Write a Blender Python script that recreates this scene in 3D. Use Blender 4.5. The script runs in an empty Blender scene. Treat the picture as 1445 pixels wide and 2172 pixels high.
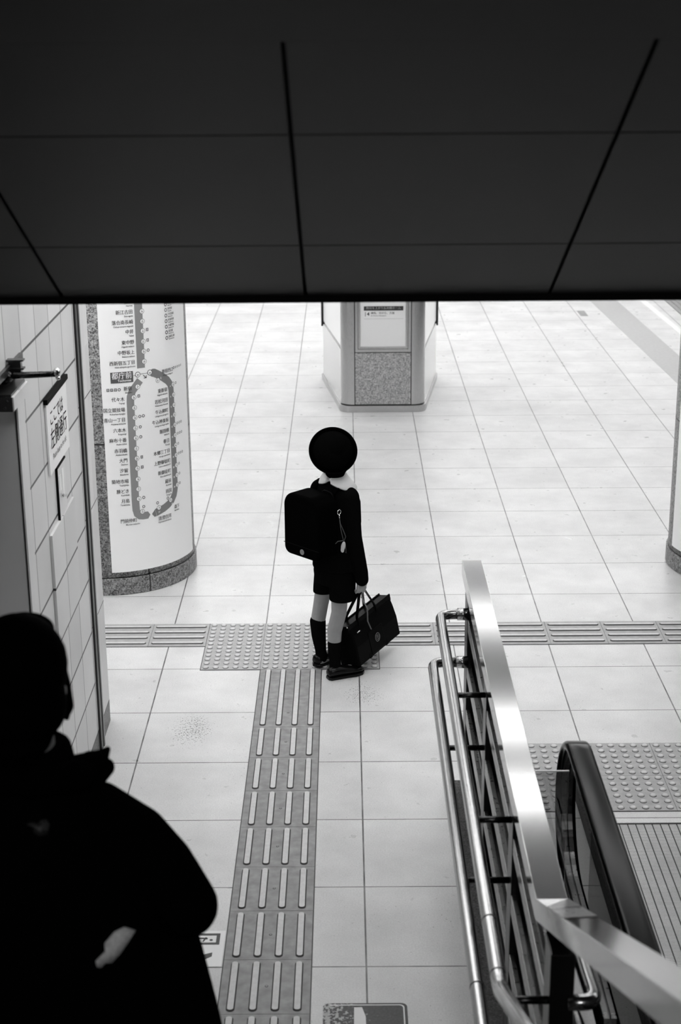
import bpy, bmesh, math, random
from mathutils import Vector, Matrix, Euler
from mathutils.bvhtree import BVHTree
random.seed(7)
PI = math.pi
C = bpy.context.scene.collection
SC = bpy.context.scene
R = math.radians

# ------------------------------------------------------------------ camera
cd = bpy.data.cameras.new('camera')
cam = bpy.data.objects.new('camera', cd)
C.objects.link(cam)
SC.camera = cam
CAM = Vector((-0.5442, 0.0, 3.0705))
pitch, roll, yaw = 0.313613, -0.0078974, -0.0040723
fw = Vector((math.sin(yaw)*math.cos(pitch), math.cos(yaw)*math.cos(pitch), -math.sin(pitch)))
rt = Vector((math.cos(yaw), -math.sin(yaw), 0))
up = rt.cross(fw)
r2 = rt*math.cos(roll)+up*math.sin(roll)
u2 = -rt*math.sin(roll)+up*math.cos(roll)
m = Matrix((r2, u2, -fw)).transposed().to_4x4()
m.translation = CAM
cam.matrix_world = m
cd.sensor_fit = 'VERTICAL'
cd.sensor_height = 36.0
cd.sensor_width = 24.0
cd.lens = 3244.4/2172*36.0
cd.clip_start = 0.05
cd.dof.use_dof = True
cd.dof.focus_distance = 7.15
cd.dof.aperture_fstop = 4.5

# ------------------------------------------------------------------ world, exposure
w = bpy.data.worlds.new('world')
SC.world = w
w.use_nodes = True
w.node_tree.nodes['Background'].inputs[0].default_value = (0.012, 0.012, 0.012, 1)
w.node_tree.nodes['Background'].inputs[1].default_value = 1.0
SC.view_settings.view_transform = 'Standard'
SC.view_settings.look = 'None'
SC.view_settings.exposure = 0.0
SC.view_settings.gamma = 1.0
SC.view_settings.use_curve_mapping = False
SC.cycles.use_denoising = True
SC.cycles.max_bounces = 8
SC.cycles.sample_clamp_indirect = 6.0
LAMP = 9.0          # radiance of the ceiling light diffusers
hl = bpy.data.lights.new('hall_light', 'AREA'); hl.shape = 'RECTANGLE'; hl.size = 5.0; hl.size_y = 2.5; hl.energy = 450
hlo = bpy.data.objects.new('hall_light', hl); C.objects.link(hlo); hlo.location = (-0.6, -6.5, 6.9)     # the lit hall at the top of the stairs

# ------------------------------------------------------------------ material helpers
def g(v): return (v, v, v, 1)
def new_mat(name):
    mt = bpy.data.materials.new(name)
    mt.use_nodes = True
    return mt, mt.node_tree, mt.node_tree.nodes['Principled BSDF']
def mat(name, v, rough=0.5, metal=0.0, spec=0.5, emit=0.0, noise=0.0, nscale=20.0, aniso=0.0, bump=0.0, alpha=None, coat=0.0):
    mt, nt, b = new_mat(name)
    b.inputs['Base Color'].default_value = g(v)
    b.inputs['Roughness'].default_value = rough
    b.inputs['Metallic'].default_value = metal
    b.inputs['Specular IOR Level'].default_value = spec
    if spec < 0.1: b.inputs['IOR'].default_value = 1.07
    if coat: b.inputs['Coat Weight'].default_value = coat; b.inputs['Coat Roughness'].default_value = 0.08
    if aniso: b.inputs['Anisotropic'].default_value = aniso
    if emit:
        b.inputs['Emission Color'].default_value = g(1); b.inputs['Emission Strength'].default_value = emit
    if noise or bump:
        tc = nt.nodes.new('ShaderNodeTexCoord')
        nz = nt.nodes.new('ShaderNodeTexNoise')
        nz.inputs['Scale'].default_value = nscale
        nz.inputs['Detail'].default_value = 4
        nt.links.new(tc.outputs['Object'], nz.inputs['Vector'])
        if noise:
            mr = nt.nodes.new('ShaderNodeMapRange')
            mr.inputs['From Min'].default_value = 0.3; mr.inputs['From Max'].default_value = 0.7
            mr.inputs['To Min'].default_value = v*(1-noise); mr.inputs['To Max'].default_value = v*(1+noise)
            nt.links.new(nz.outputs['Fac'], mr.inputs['Value'])
            nt.links.new(mr.outputs[0], b.inputs['Base Color'])
        if bump:
            bp = nt.nodes.new('ShaderNodeBump'); bp.inputs['Strength'].default_value = bump
            bp.inputs['Distance'].default_value = 0.004
            nt.links.new(nz.outputs['Fac'], bp.inputs['Height'])
            nt.links.new(bp.outputs[0], b.inputs['Normal'])
    return mt
class NG:
    """tiny wrapper to write node maths"""
    def __init__(s, nt): s.nt = nt
    def m(s, op, a, b=None, c=None):
        n = s.nt.nodes.new('ShaderNodeMath'); n.operation = op
        for i, v in enumerate((a, b, c)):
            if v is None: continue
            if isinstance(v, (int, float)): n.inputs[i].default_value = v
            else: s.nt.links.new(v, n.inputs[i])
        return n.outputs[0]
    def xyz(s, which='Object'):
        tc = s.nt.nodes.new('ShaderNodeTexCoord'); sp = s.nt.nodes.new('ShaderNodeSeparateXYZ')
        s.nt.links.new(tc.outputs[which], sp.inputs[0])
        return tc.outputs[which], sp.outputs[0], sp.outputs[1], sp.outputs[2]
    def noise(s, vec, scale, detail=3, rough=0.5):
        n = s.nt.nodes.new('ShaderNodeTexNoise'); s.nt.links.new(vec, n.inputs['Vector'])
        n.inputs['Scale'].default_value = scale; n.inputs['Detail'].default_value = detail; n.inputs['Roughness'].default_value = rough
        return n.outputs['Fac']
    def rng(s, v, a, b, c, d):
        n = s.nt.nodes.new('ShaderNodeMapRange'); s.nt.links.new(v, n.inputs['Value'])
        for k, x in zip(('From Min', 'From Max', 'To Min', 'To Max'), (a, b, c, d)): n.inputs[k].default_value = x
        return n.outputs[0]
    def line(s, v, pitch_, off, half):
        """1 on lines at off + k*pitch, 0 elsewhere"""
        t = s.m('DIVIDE', s.m('SUBTRACT', v, off), pitch_)
        d = s.m('ABSOLUTE', s.m('SUBTRACT', t, s.m('ROUND', t)))
        return s.m('LESS_THAN', s.m('MULTIPLY', d, pitch_), half)
    def at(s, v, x, half): return s.m('LESS_THAN', s.m('ABSOLUTE', s.m('SUBTRACT', v, x)), half)
    def mix(s, f, a, b):   # a*(1-f)+b*f, scalars
        return s.m('ADD', s.m('MULTIPLY', a, s.m('SUBTRACT', 1.0, f)), s.m('MULTIPLY', b, f))
    def link(s, a, b): s.nt.links.new(a, b)

def floor_mat():
    mt, nt, b = new_mat('floor_tiles'); n = NG(nt)
    vec, x, y, z = n.xyz()
    TX, TY, Y0 = 0.48686, 0.5, 4.4632
    lx = n.line(x, TX, 0.0, 0.0031); ly = n.line(y, TY, Y0, 0.0026)
    ln = n.m('MAXIMUM', lx, ly)
    # per tile tone
    cx = n.m('FLOOR', n.m('DIVIDE', x, TX)); cy = n.m('FLOOR', n.m('DIVIDE', n.m('SUBTRACT', y, Y0), TY))
    cmb = nt.nodes.new('ShaderNodeCombineXYZ'); n.link(cx, cmb.inputs[0]); n.link(cy, cmb.inputs[1])
    wn = nt.nodes.new('ShaderNodeTexWhiteNoise'); n.link(cmb.outputs[0], wn.inputs['Vector'])
    tone = n.rng(wn.outputs['Value'], 0, 1, 0.965, 1.03)
    blot = n.rng(n.noise(vec, 2.6, 5, 0.62), 0.32, 0.7, 1.06, 0.84)
    fine = n.rng(n.noise(vec, 170, 3, 0.7), 0.3, 0.7, 0.86, 1.10)
    base = n.m('MULTIPLY', n.m('MULTIPLY', tone, blot), n.m('MULTIPLY', fine, 0.70))
    # dirt specks, sparse everywhere and dense in a few scuffed spots
    speck = n.noise(vec, 140, 1, 0.3)
    thr = 0.79
    def spot(px, py, rx, ry, k):
        dx = n.m('DIVIDE', n.m('SUBTRACT', x, px), rx); dy = n.m('DIVIDE', n.m('SUBTRACT', y, py), ry)
        d = n.m('ADD', n.m('MULTIPLY', dx, dx), n.m('MULTIPLY', dy, dy))
        return n.m('MULTIPLY', n.m('MAXIMUM', n.m('SUBTRACT', 1.0, d), 0.0), k)
    s = spot(-1.25, 6.28, 0.13, 0.22, 0.22)
    s = n.m('MAXIMUM', s, spot(-0.47, 6.66, 0.13, 0.16, 0.19))
    s = n.m('MAXIMUM', s, spot(-0.17, 4.75, 0.12, 0.12, 0.08))
    s = n.m('MAXIMUM', s, spot(-0.9, 5.9, 0.3, 0.3, 0.05))
    sp = n.m('GREATER_THAN', n.m('ADD', speck, s), thr)
    base = n.mix(n.m('MULTIPLY', sp, 0.8), base, 0.06)
    # grime along the barrier and grey scuffs
    sm = n.m('MULTIPLY', n.m('GREATER_THAN', n.noise(vec, 6.5, 5, 0.75), 0.665), 0.04)
    base = n.mix(sm, base, 0.2)
    lf = n.m('MULTIPLY', ln, n.rng(n.noise(vec, 9, 2), 0.3, 0.7, 0.7, 1.0))
    col = n.mix(lf, base, 0.03)
    n.link(col, b.inputs['Base Color'])
    n.link(n.rng(n.noise(vec, 14, 4), 0.3, 0.7, 0.27, 0.42), b.inputs['Roughness'])
    b.inputs['Specular IOR Level'].default_value = 0.6
    bp = nt.nodes.new('ShaderNodeBump'); bp.inputs['Strength'].default_value = 0.35; bp.inputs['Distance'].default_value = 0.003
    n.link(n.m('SUBTRACT', n.m('MULTIPLY', n.noise(vec, 180, 2), 0.12), ln), bp.inputs['Height']); n.link(bp.outputs[0], b.inputs['Normal'])
    return mt
def granite_mat(name, lo, hi, scale, joints=None, rough=0.4):
    """speckled stone; joints = (z list, azimuth list) drawn dark in object space of a column"""
    mt, nt, b = new_mat(name); n = NG(nt)
    vec, x, y, z = n.xyz()
    a = n.noise(vec, scale, 3, 0.7); c = n.noise(vec, scale*0.35, 2, 0.5)
    v = n.rng(n.m('ADD', n.m('MULTIPLY', a, 0.75), n.m('MULTIPLY', c, 0.25)), 0.4, 0.62, lo, hi)
    if joints:
        az = n.m('ARCTAN2', x, n.m('MULTIPLY', y, -1.0))
        j = None
        for zz in joints[0]:
            k = n.at(z, zz, 0.005); j = k if j is None else n.m('MAXIMUM', j, k)
        for t in joints[1]: j = n.m('MAXIMUM', j, n.at(az, t, 0.009))
        v = n.mix(j, v, 0.015)
    n.link(v, b.inputs['Base Color']); b.inputs['Roughness'].default_value = rough
    return mt
def wall_tile_mat():
    mt, nt, b = new_mat('wall_tiles'); n = NG(nt)
    vec, x, y, z = n.xyz()
    hz = n.line(z, 0.2376, 0.1, 0.0048); vt = n.line(y, 0.2475, 6.05, 0.0036)
    near = n.m('LESS_THAN', y, 6.06)
    hz2 = n.m('MAXIMUM', n.at(z, 1.557, 0.003), n.m('MAXIMUM', n.at(z, 1.073, 0.003), n.at(z, 0.59, 0.003)))
    hzf = n.mix(near, hz2, hz)
    top = n.m('GREATER_THAN', z, 0.1)
    ln = n.m('MULTIPLY', n.m('MAXIMUM', hzf, n.m('MULTIPLY', n.m('MULTIPLY', vt, near), 0.8)), top)
    cy = n.m('FLOOR', n.m('DIVIDE', n.m('SUBTRACT', y, 6.05), 0.2475)); cz = n.m('FLOOR', n.m('DIVIDE', n.m('SUBTRACT', z, 0.1), 0.2376))
    cmb = nt.nodes.new('ShaderNodeCombineXYZ'); n.link(cy, cmb.inputs[0]); n.link(cz, cmb.inputs[1])
    wn = nt.nodes.new('ShaderNodeTexWhiteNoise'); n.link(cmb.outputs[0], wn.inputs['Vector'])
    base = n.m('MULTIPLY', n.rng(wn.outputs['Value'], 0, 1, 0.93, 1.07), n.rng(n.noise(vec, 3, 3), 0.3, 0.7, 0.66, 0.72))
    base = n.mix(top, n.rng(n.noise(vec, 160, 2), 0.35, 0.65, 0.05, 0.16), base)
    base = n.mix(n.at(z, 0.103, 0.005), base, 0.02)
    n.link(n.mix(ln, base, 0.035), b.inputs['Base Color'])
    b.inputs['Roughness'].default_value = 0.42
    return mt
def plate_mat():
    mt, nt, b = new_mat('grooved_steel'); n = NG(nt)
    vec, x, y, z = n.xyz()
    gx = n.line(x, 0.0325, 0.352, 0.0024); gy = n.line(y, 0.0085, 0.0, 0.0019)
    wear = n.rng(n.noise(vec, 5, 4, 0.7), 0.3, 0.7, 0.5, 0.68)
    c = n.mix(gy, wear, 0.16); c = n.mix(gx, c, 0.02)
    n.link(c, b.inputs['Base Color'])
    b.inputs['Metallic'].default_value = 0.35; b.inputs['Roughness'].default_value = 0.42
    return mt
def worn_mat():
    mt, nt, b = new_mat('worn_sticker'); n = NG(nt)
    vec, x, y, z = n.xyz()
    w_ = n.noise(vec, 70, 4, 0.65)
    bias = n.rng(x, -0.13, 0.135, 0.12, -0.16)
    bare = n.m('GREATER_THAN', n.m('ADD', w_, bias), 0.60)
    n.link(n.mix(bare, n.rng(n.noise(vec, 120, 2), 0.3, 0.7, 0.022, 0.05), 0.42), b.inputs['Base Color'])
    b.inputs['Roughness'].default_value = 0.5
    return mt
def brushed(name, v, rough, scale=(1, 1, 1)):
    mt, nt, b = new_mat(name); n = NG(nt)
    tc = nt.nodes.new('ShaderNodeTexCoord'); mp = nt.nodes.new('ShaderNodeMapping')
    mp.inputs['Scale'].default_value = scale
    n.link(tc.outputs['Object'], mp.inputs['Vector'])
    nz = n.noise(mp.outputs[0], 60, 3, 0.6)
    n.link(n.rng(nz, 0.3, 0.7, v*0.93, v*1.06), b.inputs['Base Color'])
    n.link(n.rng(nz, 0.3, 0.7, rough*0.85, rough*1.2), b.inputs['Roughness'])
    b.inputs['Metallic'].default_value = 1.0
    return mt
def glass_mat(name, tint, rough=0.0, dens=0.12):
    mt, nt, b = new_mat(name)
    nt.nodes.remove(b)
    out = nt.nodes['Material Output']
    tr = nt.nodes.new('ShaderNodeBsdfTransparent'); tr.inputs[0].default_value = g(tint)
    gl = nt.nodes.new('ShaderNodeBsdfGlossy'); gl.inputs[0].default_value = g(0.9); gl.inputs['Roughness'].default_value = rough
    fr = nt.nodes.new('ShaderNodeFresnel'); fr.inputs[0].default_value = 1.5
    ad = nt.nodes.new('ShaderNodeMath'); ad.operation = 'ADD'; ad.inputs[1].default_value = dens; nt.links.new(fr.outputs[0], ad.inputs[0])
    mx = nt.nodes.new('ShaderNodeMixShader')
    nt.links.new(ad.outputs[0], mx.inputs[0]); nt.links.new(tr.outputs[0], mx.inputs[1]); nt.links.new(gl.outputs[0], mx.inputs[2])
    nt.links.new(mx.outputs[0], out.inputs[0])
    return mt

M = {}
M['floor'] = floor_mat()
M['wall'] = wall_tile_mat()
M['plate'] = plate_mat()
M['worn'] = worn_mat()
M['granite'] = granite_mat('column_granite', 0.04, 0.52, 120, ([0.872, 1.74, 2.6], [0.55, 0.55-1.57, 0.55+1.57, 0.55-3.14]))
M['granite_base'] = granite_mat('column_base_granite', 0.03, 0.36, 120, ([9.0], [0.55, 0.55-1.57, 0.55+1.57]))
M['granite_panel'] = granite_mat('pillar_granite', 0.2, 0.62, 75)
M['kerb'] = granite_mat('kerb_granite', 0.004, 0.07, 130, None, 0.6)
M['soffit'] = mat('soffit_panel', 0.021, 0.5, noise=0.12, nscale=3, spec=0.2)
M['black'] = mat('black_gap', 0.004, 0.8, spec=0.1)
M['shaft'] = mat('shaft_cladding', 0.03, 0.5)
M['ceil'] = mat('ceiling_white', 0.40, 0.6)
M['paint'] = mat('door_paint', 0.72, 0.38, noise=0.05, nscale=2.0)
M['dark_trim'] = mat('dark_trim', 0.015, 0.35)
M['grey_trim'] = mat('grey_trim', 0.2, 0.35, metal=0.6)
M['steel'] = brushed('brushed_steel', 0.37, 0.12, (22, 1, 1))
M['pipe'] = brushed('polished_pipe_steel', 0.42, 0.2, (4, 4, 4))
M['pillar_steel'] = brushed('pillar_steel', 0.55, 0.3, (18, 18, 0.6))
M['sleeve'] = brushed('sleeve_steel', 0.16, 0.3)
M['dark_steel'] = brushed('dark_steel', 0.05, 0.25)
M['mid_steel'] = brushed('mid_steel', 0.22, 0.3)
M['post'] = mat('black_post', 0.005, 0.3, spec=0.35)
M['dark_panel'] = mat('dark_panel', 0.004, 0.12, spec=0.25)
M['rubber'] = mat('handrail_rubber', 0.003, 0.2, spec=0.12)
M['glass'] = glass_mat('clear_glass', 0.86, 0.0, 0.05)
M['acrylic'] = glass_mat('acrylic', 0.75, 0.02, 0.10)
M['edge_glint'] = mat('acrylic_edge_glint', 0.8, 0.3)
M['white'] = mat('white_sheet', 0.9, 0.35, spec=0.4, noise=0.02, nscale=1.5)
M['sign_white'] = mat('sign_white', 0.93, 0.4)
M['ink'] = mat('ink_dark', 0.05, 0.5)
M['ink_light'] = mat('ink_grey', 0.16, 0.5)
M['band_a'] = mat('route_band_grey', 0.26, 0.4)
M['band_b'] = mat('route_band_dark', 0.20, 0.4)
M['plate_dark'] = mat('title_plate_grey', 0.09, 0.4)
M['tactile'] = mat('tactile_base', 0.27, 0.5, noise=0.22, nscale=24)
M['tactile_b'] = mat('tactile_base_light', 0.39, 0.5, noise=0.12, nscale=30)
M['bar'] = mat('tactile_bar', 0.60, 0.42, noise=0.08, nscale=60)
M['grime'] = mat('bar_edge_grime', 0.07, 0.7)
M['stripe'] = mat('grey_stripe', 0.42, 0.45, noise=0.05, nscale=30)
M['line_white'] = mat('line_white', 0.8, 0.4)
M['grating'] = mat('platform_grating', 0.3, 0.5, noise=0.3, nscale=40)
M['panel_white'] = mat('panel_white', 0.72, 0.12, spec=0.6)
M['lightbox'] = mat('lit_panel', 0.7, 0.25, emit=0.2)
M['chrome'] = mat('chrome', 0.8, 0.12, metal=1)
M['cloth'] = mat('black_wool', 0.0035, 0.9, spec=0.06)
M['cloth_coat'] = mat('black_coat_cloth', 0.0022, 0.9, spec=0.03)
M['felt'] = mat('black_felt', 0.002, 0.8, spec=0.02)
M['hair'] = mat('black_hair', 0.002, 0.55, spec=0.03)
M['leather'] = mat('black_leather', 0.003, 0.33, spec=0.14, bump=0.1, nscale=30)
M['pack_leather'] = mat('pack_leather', 0.0015, 0.4, spec=0.02)
M['shoe'] = mat('shoe_leather', 0.003, 0.22, spec=0.2)
M['leather'].node_tree.nodes['Principled BSDF'].inputs['IOR'].default_value = 1.16
M['sock'] = mat('black_sock', 0.004, 0.9, spec=0.05)
M['skin'] = mat('skin', 0.30, 0.5, noise=0.05, nscale=30)
M['eye'] = mat('eye', 0.02, 0.1)
M['collar'] = mat('white_cotton', 0.72, 0.8)
M['emblem'] = mat('emblem_grey', 0.22, 0.4)
M['emblem_d'] = mat('emblem_dim', 0.03, 0.6, noise=0.9, nscale=220)
M['charm'] = mat('pale_charm', 0.6, 0.4)
M['cord'] = mat('cord_grey', 0.09, 0.6)
M['paper'] = mat('pale_speckled', 0.8, 0.7, noise=0.2, nscale=160, emit=0.0)
M['stair'] = granite_mat('stair_stone', 0.05, 0.14, 130)
M['tube'] = mat('fluorescent_tube', 0.8, 0.5, emit=LAMP)
M['housing'] = mat('lamp_housing', 0.6, 0.4)

# ------------------------------------------------------------------ mesh helpers
class MB:
    def __init__(s): s.bm = bmesh.new(); s.mi = 0
    def _f(s, vs):
        try:
            f = s.bm.faces.new(vs); f.material_index = s.mi; return f
        except ValueError: return None
    def box(s, x0, x1, y0, y1, z0, z1):
        v = [s.bm.verts.new((x, y, z)) for x in (x0, x1) for y in (y0, y1) for z in (z0, z1)]
        for q in ((0, 1, 3, 2), (4, 6, 7, 5), (0, 4, 5, 1), (2, 3, 7, 6), (0, 2, 6, 4), (1, 5, 7, 3)): s._f([v[i] for i in q])
        return s
    def prism(s, pts, axis, a, b):
        """extrude a 2D outline along axis ('x','y','z') from a to b"""
        def P(p, t):
            return {'x': (t, p[0], p[1]), 'y': (p[0], t, p[1]), 'z': (p[0], p[1], t)}[axis]
        A = [s.bm.verts.new(P(p, a)) for p in pts]; B = [s.bm.verts.new(P(p, b)) for p in pts]
        s._f(A[::-1]); s._f(B)
        n = len(pts)
        for i in range(n): s._f([A[i], A[(i+1) % n], B[(i+1) % n], B[i]])
        return s
    def hexa(s, lo, hi):
        """lo, hi: 4 points each"""
        A = [s.bm.verts.new(p) for p in lo]; B = [s.bm.verts.new(p) for p in hi]
        s._f(A[::-1]); s._f(B)
        for i in range(4): s._f([A[i], A[(i+1) % 4], B[(i+1) % 4], B[i]])
        return s
    def rings(s, rings, caps=True, closed=False):
        L = [[s.bm.verts.new(p) for p in r] for r in rings]
        k = len(L[0]); n = len(L)
        for i in range(n if closed else n-1):
            a, b = L[i], L[(i+1) % n]
            for j in range(k): s._f([a[j], a[(j+1) % k], b[(j+1) % k], b[j]])
        if caps and not closed: s._f(L[0][::-1]); s._f(L[-1])
        return s
    def tube(s, pts, r, k=12, caps=True, closed=False, prof=None):
        """sweep circle (or profile list (u,v)) along pts with parallel frames"""
        P = [Vector(p) for p in pts]; n = len(P)
        rs = r if isinstance(r, (list, tuple)) else [r]*n
        T = []
        for i in range(n):
            a = P[(i-1) % n] if closed or i > 0 else P[i]
            b = P[(i+1) % n] if closed or i < n-1 else P[i]
            T.append((b-a).normalized())
        ref = Vector((1, 0, 0)) if abs(T[0].x) < 0.8 else Vector((0, 0, 1))
        nn = (ref-T[0]*ref.dot(T[0])).normalized()
        out = []
        for i in range(n):
            nn = (nn-T[i]*nn.dot(T[i])).normalized(); bb = T[i].cross(nn)
            if prof: out.append([P[i]+nn*u+bb*v for u, v in prof])
            else: out.append([P[i]+nn*rs[i]*math.cos(2*PI*j/k)+bb*rs[i]*math.sin(2*PI*j/k) for j in range(k)])
        return s.rings(out, caps, closed)
    def ell(s, c, r, rot=None, nu=20, nv=12):
        c = Vector(c); Rm = Euler(rot).to_matrix() if rot else Matrix.Identity(3)
        rr = []
        for i in range(1, nv):
            ph = PI*i/nv
            rr.append([c+Rm @ Vector((r[0]*math.sin(ph)*math.cos(2*PI*j/nu), r[1]*math.sin(ph)*math.sin(2*PI*j/nu), r[2]*math.cos(ph))) for j in range(nu)])
        L = [[s.bm.verts.new(p) for p in q] for q in rr]
        t = s.bm.verts.new(c+Rm @ Vector((0, 0, r[2]))); b = s.bm.verts.new(c-Rm @ Vector((0, 0, r[2])))
        for i in range(len(L)-1):
            for j in range(nu): s._f([L[i][j], L[i+1][j], L[i+1][(j+1) % nu], L[i][(j+1) % nu]])
        for j in range(nu):
            s._f([t, L[0][j], L[0][(j+1) % nu]]); s._f([b, L[-1][(j+1) % nu], L[-1][j]])
        return s
    def cap(s, p, q, r1, r2=None):
        """tapered capsule"""
        r2 = r1 if r2 is None else r2
        p, q = Vector(p), Vector(q); d = (q-p); L = d.length
        if L < 1e-6: return s.ell(p, (r1,)*3)
        d = d/L
        ref = Vector((1, 0, 0)) if abs(d.x) < 0.8 else Vector((0, 0, 1))
        n = (ref-d*ref.dot(d)).normalized(); b = d.cross(n)
        rr = []
        for i in range(1, 6):
            a = PI/2*i/6; rr.append((p-d*r1*math.cos(a), r1*math.sin(a)))
        rr.append((p, r1)); rr.append((q, r2))
        for i in range(1, 6):
            a = PI/2*i/6; rr.append((q+d*r2*math.sin(a), r2*math.cos(a)))
        s.rings([[c+n*r*math.cos(2*PI*j/16)+b*r*math.sin(2*PI*j/16) for j in range(16)] for c, r in rr])
        return s
    def chain(s, pts, rs):
        for i in range(len(pts)-1): s.cap(pts[i], pts[i+1], rs[i], rs[i+1])
        return s
    def loft(s, sec, k=28, p=2.0):
        """sec: (cx, cy, z, rx, ry) super-elliptic horizontal sections"""
        rr = []
        for cx, cy, z, rx, ry in sec:
            q = []
            for j in range(k):
                t = 2*PI*j/k; c_, s_ = math.cos(t), math.sin(t)
                q.append((cx+rx*math.copysign(abs(c_)**(2/p), c_), cy+ry*math.copysign(abs(s_)**(2/p), s_), z))
            rr.append(q)
        return s.rings(rr)
    def build(s, name, mats, parent=None, smooth=False, bevel=0, loc=None, seg=2, fuse=0, sm=6, auto=True):
        bmesh.ops.recalc_face_normals(s.bm, faces=s.bm.faces[:])
        me = bpy.data.meshes.new(name); s.bm.to_mesh(me); s.bm.free()
        for mm in (mats if isinstance(mats, (list, tuple)) else [mats]): me.materials.append(mm)
        o = bpy.data.objects.new(name, me); C.objects.link(o)
        if fuse:
            md = o.modifiers.new('r', 'REMESH'); md.mode = 'VOXEL'; md.voxel_size = fuse; md.use_smooth_shade = True
            if sm:
                m2 = o.modifiers.new('s', 'SMOOTH'); m2.factor = 0.5; m2.iterations = sm
            dg = bpy.context.evaluated_depsgraph_get(); dg.update()
            ne = bpy.data.meshes.new_from_object(o.evaluated_get(dg))
            o.modifiers.clear(); o.data = ne; ne.name = name
            ne.materials.clear()
            for mm in (mats if isinstance(mats, (list, tuple)) else [mats]): ne.materials.append(mm)
            me = ne; smooth = True
        if smooth:
            me.polygons.foreach_set('use_smooth', [True]*len(me.polygons))
        if bevel:
            md = o.modifiers.new('b', 'BEVEL'); md.width = bevel; md.segments = seg; md.limit_method = 'ANGLE'; md.angle_limit = R(40)
            md.harden_normals = False
        if parent is not None: o.parent = parent
        if loc: o.location = loc
        return o
def thing(name, label, cat, loc=(0, 0, 0), rz=0, group=None):
    o = bpy.data.objects.new(name, None); C.objects.link(o); o.empty_display_size = 0.1
    o.location = loc; o.rotation_euler = (0, 0, rz); o['label'] = label; o['category'] = cat
    if group: o['group'] = group
    return o
def tag(o, label, cat, group=None):
    o['label'] = label; o['category'] = cat
    if group: o['group'] = group
    return o
def struct(o): o['kind'] = 'structure'; return o
def rrect(x0, x1, y0, y1, r, n=6):
    out = []
    for cx, cy, a0 in ((x1-r, y1-r, 0), (x0+r, y1-r, 90), (x0+r, y0+r, 180), (x1-r, y0+r, 270)):
        for i in range(n+1):
            a = R(a0+90*i/n); out.append((cx+r*math.cos(a), cy+r*math.sin(a)))
    return out
_dg = None
def text_verts(body, size, align='CENTER', bold=0.0, xs=1.0, res=2):
    c = bpy.data.curves.new('t', 'FONT'); c.body = body; c.size = size; c.align_x = align; c.align_y = 'CENTER'
    c.resolution_u = res; c.offset = bold if all(ord(ch) < 0x3000 for ch in body) else 0.0
    o = bpy.data.objects.new('t', c); C.objects.link(o)
    dg = bpy.context.evaluated_depsgraph_get()
    me = bpy.data.meshes.new_from_object(o.evaluated_get(dg))
    vs = [(v.co.x*xs, v.co.y) for v in me.vertices]; fs = [tuple(p.vertices) for p in me.polygons]
    bpy.data.objects.remove(o); bpy.data.curves.remove(c); bpy.data.meshes.remove(me)
    return vs, fs
def add_text(mb, body, size, place, align='CENTER', bold=0.0, xs=1.0):
    """place(u, v) -> 3D point"""
    vs, fs = text_verts(body, size, align, bold, xs)
    heavy = bold and any(ord(ch) > 0x3000 for ch in body)
    for du in ((-0.013*size, 0.013*size) if heavy else (0.0,)):
        V = [mb.bm.verts.new(place(u+du, v)) for u, v in vs]
        for f in fs: mb._f([V[i] for i in f])

# ------------------------------------------------------------------ SETTING: floor
f = MB(); f.box(-6, 3.05, 2.9, 26, -0.2, 0)
floor = struct(f.build('floor', M['floor']))
f = MB()
f.prism([(2.349-0.0335*4.2, 17.3), (2.217-0.0345*8, 26), (2.488-0.029*8, 26), (2.6, 14.2), (2.6+0.03*4, 10.2), (2.349+0.033*2.9, 10.2), (2.349, 13.08)], 'z', 0.0005, 0.002)
struct(f.build('trim_1', M['stripe']))
f = MB(); f.hexa([(2.92, 11.5, 0.0005), (2.99, 11.5, 0.0005), (2.60, 26, 0.0005), (2.53, 26, 0.0005)], [(2.92, 11.5, 0.003), (2.99, 11.5, 0.003), (2.60, 26, 0.003), (2.53, 26, 0.003)])
struct(f.build('trim_2', M['line_white']))
f = MB(); f.box(3.051, 5.2, 2.9, 26, -0.22, -0.01)
for i in range(10): f.box(3.06+0.06*i, 3.08+0.06*i, 8, 26, -0.0095, 0.0)
struct(f.build('trim_3', M['grating']))
# small drain mark by the platform edge
f = MB(); f.box(1.975, 2.055, 16.2, 16.5, 0.0005, 0.002)
tag(f.build('drain_cover', M['tactile']), 'small dark drain cover in the bright far floor beside the grey stripe', 'drain cover')

# ------------------------------------------------------------------ platform ceiling, soffit over the stairs
CZ = 2.75
f = MB(); f.box(-6, 5.2, 3.86, 26, CZ, CZ+0.1)
struct(f.build('ceiling', M['ceil']))
SY, SZ, TS = 3.775, 2.41, math.tan(R(27.44))
ang = R(27.44)
def sof(x, s_, h):   # s_ metres up the slope from the lower edge, h height above the panel face
    return (x, SY-s_*math.cos(ang)+h*math.sin(ang), SZ+s_*math.sin(ang)+h*math.cos(ang))
f = MB()
def slab(x0, x1, s0, s1, h0, h1):
    f.hexa([sof(x0, s0, h0), sof(x1, s0, h0), sof(x1, s1, h0), sof(x0, s1, h0)], [sof(x0, s0, h1), sof(x1, s0, h1), sof(x1, s1, h1), sof(x0, s1, h1)])
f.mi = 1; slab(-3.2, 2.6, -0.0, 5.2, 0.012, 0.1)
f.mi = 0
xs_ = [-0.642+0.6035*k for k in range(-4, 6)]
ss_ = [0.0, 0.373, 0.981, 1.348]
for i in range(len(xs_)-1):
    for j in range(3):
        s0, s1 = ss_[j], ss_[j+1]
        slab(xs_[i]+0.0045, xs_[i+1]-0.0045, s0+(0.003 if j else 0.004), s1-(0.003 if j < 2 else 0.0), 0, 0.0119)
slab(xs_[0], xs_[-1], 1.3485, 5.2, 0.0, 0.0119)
f.mi = 1
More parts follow.
